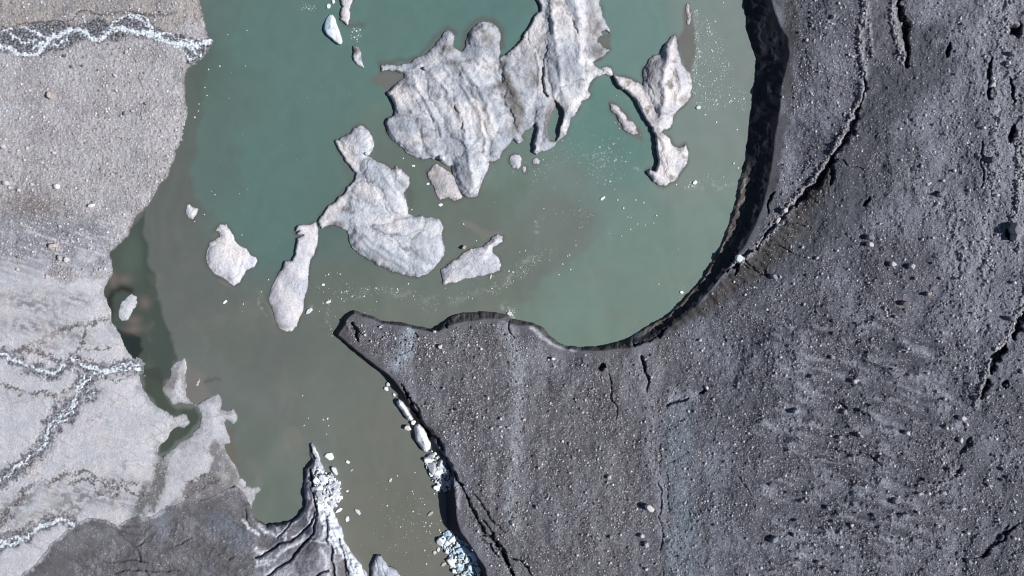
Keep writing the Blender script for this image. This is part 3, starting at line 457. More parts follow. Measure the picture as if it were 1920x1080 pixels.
def island(name, label, poly, hi, lo, cliff, seed, ang=0, pal=(193, 197, 204), dark=(144, 149, 158), brownf=.5, grp=None, streak=1.0, creases=(), patches=(), pool=None, cat='ice island', wl=7.0, lum=1.0, st=1.15, coast=.13, lobes=(), crests=(), bright=()):
    xs = [p[0] for p in poly]; ys = [p[1] for p in poly]
    g = Grid(np.arange(min(xs) - 7, max(xs) + 7, st), np.arange(min(ys) - 7, max(ys) + 7, st)); u, v = g.U, g.V
    sd = g.sdf(rag(poly, coast, 3.2, seed, True), 60)
    if pool is not None: sp = g.sdf(rag(pool, .1, 4, seed + 9, True), 30)
    nm = fbm(u, v, 34, 4, seed); ns = fbm(u, v, 10, 3, seed + 3); nf = fbm(u, v, 3.8, 2, seed + 5, .6); wn = np.random.default_rng(seed).random(g.sh).astype(F)
    c = np.zeros(g.sh, F)
    for cl in cliff: c = np.maximum(c, np.exp(-(g.dist(cl, 60) / 16) ** 2))
    s = np.maximum(sd, 0); W_ = min(max(xs) - min(xs), max(ys) - min(ys))
    z = (1 - c) * (lo * .25 + lo * (1 - np.exp(-s / wl)) + lo * 1.3 * (1 - np.exp(-s / (wl * 4)))) + c * hi * (1 - np.exp(-s / 1.6))
    ca, sa = math.cos(math.radians(ang)), math.sin(math.radians(ang))
    wx, wy = u + nm * 16, v + nm * 16
    al, ac = wx * ca + wy * sa, wy * ca - wx * sa
    sk = perlin((al + ns * 8) / 80, (ac + nm * 14) / 19, seed + 1) + .35 * perlin(al / 34, (ac + ns * 3) / 6, seed + 2)
    mid = sstep(0, 12, s)
    tex = sstep(-.15, .25, fbm(u, v, 40, 3, seed + 17)); bl = 1 - np.abs(perlin(wx / 30, wy / 24, seed + 19)) * 2
    big = fbm(u, v, 75, 3, seed + 23)
    lsh = np.zeros(g.sh, F)
    for q, (lh, lw, lp) in enumerate(lobes):
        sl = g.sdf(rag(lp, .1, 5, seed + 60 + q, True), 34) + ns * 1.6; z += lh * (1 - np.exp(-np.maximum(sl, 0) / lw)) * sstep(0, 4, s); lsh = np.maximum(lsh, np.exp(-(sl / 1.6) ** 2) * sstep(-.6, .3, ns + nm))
    for q, (lh, lw, lp) in enumerate(crests):
        dl = g.dist(rag(lp, .12, 5, seed + 90 + q), lw * 3) + ns * lw * .25; z += lh * np.exp(-(dl / lw) ** 2) * sstep(0, 4, s) * (dl < lw * 2.6)
    z += mid * (nm * lo * .45 + bl * lo * .10 + sk * lo * .20 * streak) + sstep(0, 4, s) * (ns * .09 + nf * .04 + tex * (nf * .10 + perlin(u / 2.1, v / 2.1, seed + 21) * .10))
    col = np.empty(g.sh + (3,), F); col[:] = A(*pal)
    col = mix(col, A(*dark), sstep(-.1, .8, sk + ns * .4) * .55 * streak)
    col = mix(col, A(208, 205, 208), sstep(.0, .5, -sk * .5 + nm) * (1 - tex * .7) * .7)
    col = mix(col, A(dark[0] + 6, dark[1] + 8, dark[2] + 12), tex * .5)
    col = mix(col, A(dark[0] - 16, dark[1] - 16, dark[2] - 12), sstep(.2, .6, ns + nm * .3) * .35)
    col = mix(col, A(dark[0] + 4, dark[1] + 6, dark[2] + 8), sstep(.05, .5, big + .25 * sk) * .55 * min(1, streak + .2)); col = mix(col, A(212, 207, 208), sstep(.05, .5, -big - .25 * sk) * .5)
    for q, lp in enumerate(bright): col = mix(col, A(214, 209, 209), sstep(-3, 3, g.sdf(rag(lp, .1, 5, seed + 120 + q, True), 12) + ns * 3) * .8)
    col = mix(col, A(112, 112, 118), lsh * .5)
    br = sstep(.32, .7, fbm(u, v, 24, 4, seed + 13) + .1 * c - .002) * brownf
    col = mix(col, A(124, 116, 112), br)
    for q, (px, py, rx, ry, cc, k) in enumerate(patches):
        col = mix(col, A(*cc), np.exp(-(((u - px + ns * rx * .5) / rx) ** 2 + ((v - py + nm * ry * .5) / ry) ** 2) ** 1.4) * k)
    for q, (wd, dp, b) in enumerate(creases):
        l = g.line(b, wd * .8, .2, seed + 30 + q, 4) * (1 if dp > 1.4 else sstep(-.8, .3, ns + nf * .5)); z -= dp * (1 if dp > 1.4 else .6) * l; col = mix(col, A(70, 68, 74), l * min(.85, .12 + dp * .28))
    if coast > .06:                                                       # rough meltwater-pitted rim
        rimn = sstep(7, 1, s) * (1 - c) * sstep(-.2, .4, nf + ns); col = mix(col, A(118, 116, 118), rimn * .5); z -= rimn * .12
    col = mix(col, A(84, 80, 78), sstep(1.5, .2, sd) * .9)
    col = col * (1 + nf[..., None] * .10 + (wn[..., None] - .5) * .10) * lum * 1.07
    col = mix(col, A(98, 94, 96), (wn < .012).astype(F) * .7); col = mix(col, A(222, 224, 228), (wn > .99).astype(F) * .6)
    if pool is not None:
        pm = sstep(-2, 2, sp); z = z * (1 - pm) + pm * (-.5); col = mix(col, A(104, 96, 90), sstep(-6, 0, sp) * .9)
    z = np.where(sd > 0, np.where(z < .05, np.minimum(z, -.1) if pool is not None else .05, z), sd * .6)
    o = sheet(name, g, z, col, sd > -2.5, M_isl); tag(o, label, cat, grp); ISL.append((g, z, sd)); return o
ISL = []
GR = 'debris-covered ice islands in the lake'
BR = (98, 94, 91)
island('ice_island', 'largest grey ice island at top centre, ribbed surface with a small brown-edged pool', IA, 1.9, 1.25,
       [((727,170),(740,205),(727,222)), ((1010,0),(1012,20),(995,45),(970,82),(940,104)), ((1004,234),(1000,285))], 700, 62, (184,188,195), (138,142,151), .65, GR, 1.35,
       creases=((2.6, 2.2, ((1018,128),(1016,148),(1019,162),(1026,180))), (2, 1.6, ((1002,236),(1004,255),(999,285))), (1.6, 1, ((1030,30),(1033,60),(1025,90),(1020,125))), (2.5, 1.2, ((935,125),(945,160),(950,200),(962,230),(975,250))), (2, .9, ((830,150),(850,170),(862,215),(880,260))), (2, .8, ((760,170),(800,215),(815,260))), (3, 1.0, ((905,110),(912,122),(918,130))), (1.6, .8, ((1060,25),(1075,50),(1085,70))), (2, .8, ((990,60),(1008,100),(1020,130))), (2.4, .8, ((842,112),(860,145),(900,165),(930,175)))),
       patches=((944,120,8,12,(66,64,64),.8), (950,150,10,14,BR,.9), (962,178,11,18,BR,.9), (975,210,10,16,BR,.85), (968,235,9,12,BR,.8), (848,118,12,7,BR,.8), (768,210,6,6,(88,86,88),.8), (782,226,5,5,(80,78,80),.7), (838,92,12,10,BR,.9), (915,75,14,18,BR,.7), (940,160,16,10,BR,.85), (955,180,14,22,BR,.6), (965,205,10,18,BR,.7), (1120,52,9,20,BR,.8), (1122,95,14,14,BR,.8), (1000,150,14,18,BR,.7), (1016,90,10,26,(150,148,150),.6), (795,255,9,6,BR,.7), (985,115,30,26,(132,136,146),.5), (1000,70,16,26,(200,198,202),.6), (1108,40,10,60,(126,122,122),.5), (965,240,12,14,(118,114,114),.6), (1032,215,12,26,(118,108,100),.6)),
       lobes=((.9,4,[(722,220),(745,218),(770,225),(785,245),(795,270),(790,292),(765,284),(740,265),(725,245)]), (1.0,5,[(724,172),(750,155),(770,160),(790,185),(802,213),(770,221),(745,215),(738,200)]), (.9,4,[(880,60),(905,44),(925,50),(922,75),(905,88),(880,85)]), (1.1,5,[(935,110),(960,98),(985,120),(1002,150),(1006,190),(985,215),(960,190),(945,150)]), (1.0,5,[(848,300),(870,285),(905,286),(915,305),(900,350),(880,366),(862,345)]), (.9,5,[(795,130),(830,128),(860,160),(885,205),(895,260),(880,285),(850,260),(830,220),(805,185)]), (1.0,6,[(850,122),(885,110),(915,130),(940,175),(950,225),(935,262),(912,250),(895,205),(870,160)]), (.7,4,[(790,235),(820,245),(838,275),(830,297),(800,292),(790,262)]), (1.1,7,[(1028,-20),(1090,-20),(1105,60),(1098,120),(1100,150),(1060,160),(1040,190),(1028,150),(1022,100),(1030,50)]), (.7,4,[(1050,165),(1095,160),(1100,180),(1075,208),(1058,240),(1050,235),(1056,205)]), (.6,3,[(1005,205),(1030,195),(1020,240),(1012,285),(1000,285),(1004,250)]), (.6,4,[(940,235),(970,245),(975,262),(950,272),(930,295),(918,290)])),
       crests=((.8,5,((808,135),(835,165),(855,200),(872,245),(880,300),(890,350))), (.7,4,((780,160),(800,190),(818,225),(828,255))), (.7,5,((870,130),(895,160),(915,195),(928,240))), (.6,4,((835,130),(865,155),(888,190),(903,235),(908,290))), (.8,5,((1035,20),(1040,70),(1048,120),(1052,150))), (.7,6,((1075,0),(1085,50),(1088,110))), (.5,3,((1006,100),(1012,130),(1010,160))), (.5,3,((740,130),(765,132),(790,120))), (.5,4,((830,100),(842,78)))),
       bright=([(1006,28),(1020,36),(1022,60),(1008,95),(1000,120),(985,92),(975,84),(990,60)], [(722,172),(745,160),(758,170),(755,195),(742,208),(738,192)], [(880,180),(900,190),(925,230),(930,260),(905,250),(890,215)], [(1030,-20),(1055,-20),(1068,30),(1050,40),(1034,20)]),
       pool=[(1040,189),(1048,197),(1055,207),(1055,220),(1050,235),(1047,255),(1042,264),(1030,262),(1026,250),(1026,236),(1032,220),(1040,205)])
island('ice_island', 'small tan-grey ice island tucked against the lower lobe of the largest island', IB, .9, .7, [((803,322),(803,340))], 720, 40, (190,186,190), (150,146,148), .6, GR, .7, patches=((818,325,8,10,(140,130,126),.7),))
island('ice_island', 'curved pale ice island at upper right with a black undercut left edge and mud shelf', ID, 2.6, 1.1,
       [((1154,150),(1172,172),(1195,197),(1213,230),(1228,256),(1232,300),(1229,320))], 730, 66, (198,196,200), (152,152,160), .8, GR, 1.0,
       lobes=((1.0,6,[(1212,125),(1240,108),(1258,78),(1272,95),(1285,130),(1294,160),(1285,188),(1262,208),(1240,215),(1222,195),(1215,160)]), (.5,4,[(1238,255),(1255,262),(1272,282),(1285,285),(1278,318),(1250,340),(1240,300)]), (.6,5,[(1160,148),(1200,160),(1218,195),(1232,235),(1218,222),(1195,190),(1172,165)])), crests=((.9,6,((1252,85),(1245,130),(1248,180),(1240,215))), (.6,4,((1270,130),(1278,165),(1268,195)))),
       bright=([(1150,142),(1180,150),(1205,165),(1218,195),(1228,225),(1215,222),(1195,192),(1168,163)], [(1235,255),(1256,262),(1270,285),(1262,330),(1240,340),(1228,325),(1234,300)], [(1258,90),(1268,110),(1266,150),(1276,185),(1250,200),(1246,150)]),
       creases=((1.2, .6, ((1243,290),(1248,320),(1256,338))), (2, .8, ((1215,160),(1225,190),(1235,215))), (1.5, .6, ((1256,100),(1262,140),(1280,160)))),
       patches=((1222,135,12,22,(120,118,120),.8), (1280,185,14,8,(128,124,124),.7), (1228,220,12,16,(140,136,138),.6), (1240,105,8,18,(110,106,106),.5), (1268,140,8,8,(146,142,142),.6), (1240,190,12,10,(150,148,152),.5)))
island('ice_island', 'small knobbly ice island on a brown shoal left of the curved island', IE, .8, .9, [], 740, 50, (196,194,200), (150,146,148), .4, GR, .5)
island('ice_island', 'tiny white ice knob bridging the largest island and the curved island', IJn, .8, .8, [], 745, 0, (204,203,208), (170,168,172), .1, GR, .3, st=.8)
island('ice_island', 'long pale S-shaped ice island left of centre with a wide rounded lower lobe', II, 1.7, 1.25,
       [((627,262),(638,290),(655,315),(667,328)), ((665,338),(648,360),(632,375)), ((610,392),(597,420))], 750, 32, (190,194,201), (156,161,169), .12, GR, 1.0,
       lobes=((.9,6,[(652,362),(665,345),(680,338),(700,342),(715,360),(722,378),(722,390),(705,386),(680,380),(660,374)]), (.9,6,[(680,300),(700,300),(728,318),(735,330),(740,345),(755,365),(766,388),(762,398),(748,400),(735,395),(724,375),(716,355),(700,340),(680,330),(675,312)]), (.6,4,[(738,315),(752,318),(765,330),(765,345),(755,350),(742,335)]), (1.1,8,[(655,440),(665,426),(700,432),(725,447),(745,462),(770,477),(800,490),(812,502),(795,514),(770,516),(735,507),(700,490),(665,465)]), (.9,7,[(772,448),(790,432),(825,440),(833,465),(828,485),(812,495),(792,485),(772,470)]), (.7,5,[(692,424),(740,412),(800,407),(826,416),(824,438),(790,430),(762,442),(722,440)]), (.7,5,[(640,262),(665,240),(690,248),(698,270),(690,288),(665,290),(645,280)])),
       crests=((.6,4,((700,302),(720,330),(735,350),(752,372))), (.6,5,((670,432),(710,455),(750,480),(790,498))), (.5,4,((680,448),(715,475),(760,502)))), bright=([(636,268),(650,270),(672,300),(672,318),(660,315),(645,295)], [(625,385),(645,365),(652,375),(640,395),(622,410),(605,425),(600,415)], [(655,350),(680,340),(705,352),(715,372),(690,375)]),
       creases=((1.6, .7, ((687,338),(705,350),(718,370),(722,388),(740,400))), (1.6, .7, ((690,300),(680,325),(690,345))), (1.8, .8, ((690,420),(715,435),(745,455),(760,475),(800,495))), (2, .8, ((745,440),(730,442))), (1.5, .6, ((757,474),(765,470))), (1.4, .6, ((745,405),(720,400),(700,412)))),
       patches=((648,391,10,6,(122,118,120),.9), (660,398,6,4,(110,106,108),.8), (633,420,14,7,(116,110,110),.85), (680,332,8,4,(150,150,154),.8), (764,466,6,5,(126,124,128),.9), (740,440,12,4,(134,132,136),.7), (615,405,4,8,(150,150,156),.7), (758,345,6,10,(128,122,122),.6), (650,370,5,8,(150,148,150),.6), (680,370,20,10,(158,160,170),.6), (675,255,18,14,(176,176,182),.5)))
island('ice_island', 'narrow pale ice island below the S-shaped island, notched and black-edged on its left', IJ, 2.0, .7,
       [((555,426),(556,440),(552,480),(534,498))], 760, 75, (194,194,201), (164,164,172), .15, GR, .6, coast=.07,
       creases=((1.4, 1.6, ((552,440),(568,441))), (1, .3, ((530,490),(555,492),(580,490)))), patches=((513,590,8,22,(138,134,138),.7), (530,612,12,6,(140,136,138),.7), (535,505,10,10,(160,158,162),.6)))
island('ice_island', 'loaf-shaped pale ice island right of centre with a round head at its upper end', IK, .9, 1.1, [], 770, -20, (198,199,206), (160,162,170), .1, GR, .6,
       patches=((855,515,26,10,(168,170,178),.6), (900,500,20,8,(172,172,180),.5), (924,455,6,8,(150,148,152),.6)))
island('ice_island', 'bright pear-shaped ice island alone in the murky water at left', IL, 1.0, .8, [((440,450),(462,466),(480,482))], 780, 50, (208,209,215), (188,189,198), .0, GR, .35, coast=.07, lobes=((.7,12,[(392,470),(410,455),(430,460),(455,480),(450,510),(435,525),(405,508),(392,492)]),), bright=([(402,460),(425,445),(450,465),(470,485),(450,500),(420,490)],))
island('ice_island', 'tiny pale ice island with a thin tail beside the teal water at left', IM, .6, .7, [], 790, 60, (200,202,208), (174,176,184), .05, GR, .3, st=.8)
island('silt_bank', 'pale elongated silt bank in the dark inlet at the left shore', IN, .4, .35, [], 800, 60, (186,190,195), (172,174,180), .0, None, .2, cat='sand bank', st=.9)
island('ice_floe', 'oval pale ice floe directly below the largest island', IF, .6, .7, [], 810, 0, (196,196,204), (150,152,160), .1, 'little ice floes below the largest island', .4, st=.8)
island('ice_floe', 'thin dripping-shaped ice floe right below the oval floe', IG2, .4, .4, [], 815, 0, (176,176,184), (140,142,150), .2, 'little ice floes below the largest island', .3, st=.8)
island('ice_floe', 'small roundish ice floe just below the black cleft of the largest island', IH, .5, .5, [], 818, 0, (190,190,198), (150,152,160), .1, 'little ice floes below the largest island', .3, st=.8)
island('ice_island', 'narrow pale ice island cut off by the top edge beside the blue-white iceberg', IT, 1.6, .9, [((638,-40),(642,12),(637,30),(646,44))], 820, 80, (196,192,196), (164,160,164), .1, GR, .4, st=.9)
island('mud_bank', 'thin pale streak of ice on the brown mud shelf at top right', IQ, .3, .5, [], 825, 80, (178,174,178), (130,126,128), .5, None, .4, cat='mud bank', st=.8)
island('silt_bank', 'pale tapering silt bank above the bend of the narrow channel', IV, .3, .3, [], 830, 80, (184,184,190), (160,160,166), .1, None, .4, cat='sand bank', st=.9)
island('silt_bank', 'tiny white sliver of silt right of the tapering silt bank', IW, .2, .2, [], 833, 80, (192,192,198), (170,170,176), .0, None, .2, cat='sand bank', st=.7)
island('silt_bank', 'small pale silt patch at the water edge of the dark glacier tongue', IX, .3, .3, [], 836, 60, (188,188,192), (170,170,176), .0, None, .2, cat='sand bank', st=.8)

# ================================================================== LAKE WATER (milky, coloured by its sediment)
gu = np.arange(-60, 1500, 2.0); gv = np.arange(-60, 1140, 2.0); gw = np.cumsum(4.0 * 1.25 ** np.arange(1, 28)); gw = gw[gw < 4200]
GW = Grid(np.concatenate([gu[0] - gw[::-1], gu, gu[-1] + gw]), np.concatenate([gv[0] - gw[::-1], gv, gv[-1] + gw])); u, v = GW.U, GW.V
w1 = fbm(u, v, 120, 4, 901); w2 = fbm(u + 500, v, 120, 4, 905); wf = fbm(u, v, 30, 4, 911)
gq = Grid(GW.us, GW.vs); gq.U = u + w1 * 22; gq.V = v + w2 * 22
WC = [(410,30,(98,112,106)),(600,150,(98,128,121)),(520,300,(92,124,117)),(470,60,(96,124,117)),(520,420,(90,120,114)),(700,60,(98,131,124)),(800,20,(96,130,124)),(900,10,(92,128,122)),(640,420,(92,112,106)),(1180,60,(108,136,129)),(1150,100,(108,136,129)),(1350,60,(126,140,134)),(1380,150,(126,138,132)),(1350,250,(125,139,132)),(1340,400,(124,140,132)),(1200,420,(115,136,127)),(1250,560,(118,138,128)),(1100,570,(114,136,126)),(1150,630,(116,136,124)),(1020,400,(112,120,112)),(1060,450,(113,120,112)),(980,480,(110,116,108)),(880,400,(106,115,106)),(730,340,(100,112,104)),(780,560,(108,115,105)),(640,560,(103,109,99)),(500,640,(103,106,98)),(380,560,(102,105,98)),(300,450,(100,103,96)),(330,330,(97,101,94)),(370,200,(94,104,97)),(380,120,(92,100,92)),(390,280,(96,102,95)),(450,650,(104,108,98)),(600,750,(110,113,103)),(700,850,(112,113,102)),(700,950,(112,111,100)),(720,1060,(114,112,101)),(520,760,(108,111,103)),(540,860,(110,116,106)),(510,930,(106,114,103)),(470,830,(104,114,106)),(420,720,(106,110,103)),(1180,300,(106,134,127)),(960,330,(110,128,119)),(1060,330,(114,130,122)),(1290,330,(124,138,130)),(1100,260,(104,134,126)),(960,540,(110,120,110))]
cW = gq.idw([(a, b) + tuple(A(c[0] * .965, c[1] * .955 if c[1] > c[0] + 8 else c[1] * .985, c[2] * (.97 if c[1] > c[0] + 8 else 1.02))) for a, b, c in WC], 4, 14)
def wm(p, soft, seed, nz=8, D=50): return sstep(-soft, soft, GW.sdf(rag(p, .1, 10, seed, True), D) + wf * nz)
cW = mix(cW, A(90, 115, 110), wm([(398,-60),(392,60),(385,150),(372,260),(356,345),(370,372),(400,405),(440,440),(478,482),(505,474),(550,445),(600,405),(650,335),(625,265),(680,215),(722,180),(700,130),(800,90),(930,100),(1000,20),(1010,-60)], 7, 921, 9) * .62)
cW = mix(cW, A(112, 132, 123), wm([(945,600),(985,560),(1020,520),(1075,492),(1120,450),(1200,415),(1290,395),(1420,360),(1500,200),(1500,700),(1000,720)], 9, 922, 10) * .5)
cW = mix(cW, A(107, 113, 106), wm([(600,560),(700,535),(800,545),(880,530),(930,480),(960,420),(1000,375),(1060,375),(1110,400),(1100,440),(1060,480),(1010,515),(975,555),(940,592),(800,600),(700,590),(640,585)], 10, 931, 12) * .45)
cW = mix(cW, A(98, 112, 102), wm([(700,250),(740,290),(790,310),(820,380),(900,380),(960,330),(1000,340),(960,400),(880,430),(780,395),(775,330)], 9, 932, 10) * .5)
cW = mix(cW, A(100,118,108), np.exp(-(((u - 700) / 30) ** 2 + ((v - 215) / 40) ** 2)) * .7)
cW = mix(cW, A(84,98,90), np.exp(-(((u - 395) / 28) ** 2 + ((v - 110) / 60) ** 2)) * .6)
cW = mix(cW, A(92,124,117), wm([(1110,150),(1150,150),(1200,230),(1230,300),(1190,318),(1120,280),(1080,240)], 14, 923) * .6)
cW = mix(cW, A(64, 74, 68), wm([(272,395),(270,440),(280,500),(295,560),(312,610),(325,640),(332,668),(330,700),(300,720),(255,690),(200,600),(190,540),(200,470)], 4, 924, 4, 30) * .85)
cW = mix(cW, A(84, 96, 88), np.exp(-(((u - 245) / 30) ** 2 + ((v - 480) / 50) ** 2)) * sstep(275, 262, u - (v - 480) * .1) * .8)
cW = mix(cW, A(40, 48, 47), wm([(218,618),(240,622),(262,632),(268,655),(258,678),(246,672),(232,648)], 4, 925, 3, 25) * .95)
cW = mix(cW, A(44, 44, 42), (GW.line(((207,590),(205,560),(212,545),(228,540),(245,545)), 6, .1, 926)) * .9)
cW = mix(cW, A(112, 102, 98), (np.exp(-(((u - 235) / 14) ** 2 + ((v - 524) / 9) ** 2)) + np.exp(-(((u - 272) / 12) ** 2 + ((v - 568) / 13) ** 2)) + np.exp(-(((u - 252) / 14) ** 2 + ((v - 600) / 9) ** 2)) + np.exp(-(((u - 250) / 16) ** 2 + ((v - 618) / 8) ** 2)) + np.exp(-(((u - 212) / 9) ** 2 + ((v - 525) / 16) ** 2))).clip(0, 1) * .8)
cW = mix(cW, A(64, 72, 64), wm([(262,690),(300,690),(308,740),(330,768),(365,765),(374,785),(350,815),(315,845),(300,850),(298,830),(320,805),(350,785),(300,770),(272,735)], 4, 927, 2, 30) * .85)
cW = mix(cW, A(118, 113, 110), wm([(330,680),(352,672),(360,690),(392,700),(385,735),(400,742),(372,758),(345,745),(318,740),(325,710)], 6, 928, 8, 30) * .75)
cW = mix(cW, A(92, 92, 88), GW.line(((385,716),(400,712),(412,712)), 3.5, .2, 929) * .8)
cW = mix(cW, A(106, 102, 96), wm([(425,800),(438,800),(445,850),(450,890),(430,900),(415,860)], 6, 930, 6, 30) * .8)
# brown shoals round the islands
shoals = [[(1283,8),(1292,5),(1298,30),(1302,50),(1303,70),(1305,95),(1300,118),(1296,134),(1287,128),(1278,112),(1270,85),(1275,65),(1282,55),(1280,30)], [(1140,188),(1155,192),(1172,206),(1190,225),(1202,245),(1208,266),(1195,262),(1172,250),(1160,238),(1150,216),(1142,210)], [(716,136),(745,134),(756,142),(748,155),(722,172),(700,155),(694,149),(704,138)], [(1120,70),(1146,62),(1142,96),(1130,112),(1112,120),(1108,90)], [(865,415),(895,422),(905,430),(935,432),(945,438),(930,450),(905,452),(895,436),(870,425)], [(525,605),(512,606),(500,580),(482,545),(490,545),(505,575)], [(405,430),(412,425),(410,443),(398,450)], [(415,520),(440,540),(438,545),(410,528)], [(534,800),(560,800),(568,820),(548,868),(538,845),(532,815)], [(480,890),(492,905),(490,918),(480,912)]]
for i, p in enumerate(shoals): cW = mix(cW, A(*((108, 105, 101) if i < 4 else (118, 118, 112))), wm(p, 3, 940 + i, 3, 20) * (.85 if i < 5 else .55))
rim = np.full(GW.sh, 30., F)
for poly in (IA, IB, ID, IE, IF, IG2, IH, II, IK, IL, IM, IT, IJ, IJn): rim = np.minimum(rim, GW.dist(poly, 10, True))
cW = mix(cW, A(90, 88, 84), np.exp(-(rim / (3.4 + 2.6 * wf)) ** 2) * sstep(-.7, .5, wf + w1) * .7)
rim = np.full(GW.sh, 30., F)
for i, l in enumerate([((712,118),(735,117),(768,112),(800,92),(822,66),(840,52),(855,62)), ((868,92),(872,66),(885,46),(905,34),(925,38),(938,52)), ((735,345),(768,360),(770,385)), ((942,60),(944,88)), ((648,45),(672,46),(680,47)), ((735,15),(600,2),(612,12)), ((655,85),(670,80),(690,110))][:5]):
    cW = mix(cW, A(92, 92, 88), GW.line(l, 5.5, .15, 960 + i) * .65)
# thin milky wisps of suspended silt and foam lines
cW = cW * (1 + (wf * .035)[..., None])
pl_ = sstep(.1, .6, fbm(u + w2 * 50, v, 70, 4, 970)); cW = mix(cW, A(122, 120, 112), pl_ * .2 * sstep(380, 520, v)); cW = cW * (1 + .05 * perlin((u + w1 * 60) / 26, (v + w2 * 90) / 90, 971))[..., None]
for i, (b, wd, k) in enumerate([(((612,566),(640,550),(690,545),(740,552),(800,568),(860,562),(915,545),(960,515),(1010,480)), 3.5, .22), (((950,520),(985,490),(1030,470)), 4, .2), (((1290,350),(1330,345),(1375,345)), 4, .3), (((1005,435),(1010,415),(1018,408)), 3, .45), (((945,575),(958,588),(962,598)), 5, .6), (((1190,315),(1200,320),(1210,322)), 1.5, .5), (((625,630),(610,610),(612,585),(620,570)), 1.6, .3), (((1302,20),(1306,70),(1308,110),(1299,150),(1298,190)), 2.2, .45), (((560,585),(585,575)), 2, .4), (((485,560),(492,580),(500,592)), 1.5, .5)]):
    cW = mix(cW, A(196, 204, 202), np.clip(GW.line(b, wd * 1.5, .25, 980 + i, 4) * sstep(-.4, .9, perlin(u / 7, v / 7, 985) + wf), 0, 1) * k * .55)
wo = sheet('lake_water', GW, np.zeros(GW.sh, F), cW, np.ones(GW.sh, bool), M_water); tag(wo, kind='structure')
# the bed far below, reaching the horizon
bed_m = bpy.data.meshes.new('lake_bed'); R = 9000; bed_m.from_pydata([(-R, -R, -14), (R, -R, -14), (R, R, -14), (-R, R, -14)], [], [(0, 1, 2, 3)]); bed_m.materials.append(M_rock)
bed = link(bpy.data.objects.new('ground', bed_m)); bed.color = (.2, .2, .21, 1); tag(bed, kind='structure')

# ================================================================== ROCKS AND ICE PIECES
def facet(seed, planes=11, sub=2, flat=1.0, top=False):
    r = np.random.default_rng(seed); bm = bmesh.new(); bmesh.ops.create_icosphere(bm, subdivisions=sub, radius=1)
    co = np.array([vv.co[:] for vv in bm.verts]); fc = np.array([[x.index for x in f.verts] for f in bm.faces]); bm.free()
    n = r.normal(size=(planes, 3)); n /= np.linalg.norm(n, axis=1)[:, None]; d = r.uniform(.62, 1.0, planes)
    if top: th = np.arange(5) * 1.2566 + r.uniform(-.4, .4, 5); n = np.concatenate([n, [[.12, .05, .99]], np.stack([np.cos(th), np.sin(th), th * 0], 1)]); d = np.concatenate([d, [.55] + list(r.uniform(.6, .9, len(n) - planes - 1))])
    q = co @ n.T; rad = np.where(q > .05, d / np.maximum(q, .05), 9).min(1); rad = np.minimum(rad, 1.5 if top else 1.25)
    co = co * rad[:, None] * np.array([1, r.uniform(.7, 1), flat]); return co, fc
ROCKS = []; ICES = []; FLOES = []; ISETS = []
for k in range(8):
    c, f = facet(k + 1, 5, 3, .9, True); me = mesh_np('boulder', c, f, M_rock, smooth=False); ROCKS.append(me)
    c, f = facet(k + 40, 5, 3, .7, True); me = mesh_np('ice_block', c, f, M_ice, smooth=False); ICES.append(me)
    c, f = facet(k + 80, 1, 3, .35, True); me = mesh_np('ice_fragment', c, f, M_ice, smooth=False); FLOES.append(me)
def surf_z(px, py):
    a = np.array([float(px)]); b = np.array([float(py)])
    best = 0.0
    if G.sample(sdG, a, b)[0] > 0: best = max(best, G.sample(zG, a, b)[0])
    elif G.sample(sdT, a, b)[0] > 0: best = max(best, G.sample(zT, a, b)[0])
    elif G.sample(sdL, a, b)[0] > 0: best = max(best, G.sample(zL, a, b)[0])
    else:
        for g, z, sd in ISL:
            if g.us[0] < px < g.us[-1] and g.vs[0] < py < g.vs[-1] and g.sample(sd, a, b)[0] > 0: best = max(best, g.sample(z, a, b)[0])
    return float(best)
def place(name, meshes, px, py, r, col, label, cat, group=None, sink=-.14, zs=1.25, stretch=1.0, rz=None, tilt=.2, z=None):
    rr = random.Random(int(px * 31 + py * 17)); me = meshes[rr.randrange(len(meshes))]
    o = bpy.data.objects.new(name, me); zz = surf_z(px, py) if z is None else z; s = r * S
    o.location = world(px, py, zz + s * (.45 - sink) * zs); stretch = 1 + (stretch - 1) * .7; o.scale = (s * stretch, s / max(.6, stretch ** .5) * rr.uniform(.8, 1.1), s * zs)
    o.rotation_euler = (rr.uniform(-tilt, tilt), rr.uniform(-tilt, tilt), rr.uniform(0, 6.28) if rz is None else math.radians(rz))
    o.color = tuple(float(x) for x in A(*col)) + (1,); link(o); tag(o, label, cat, group); return o
PA, GY_, BL, TN, DK = (196, 192, 194), (138, 138, 146), (138, 147, 157), (164, 148, 138), (92, 92, 100)
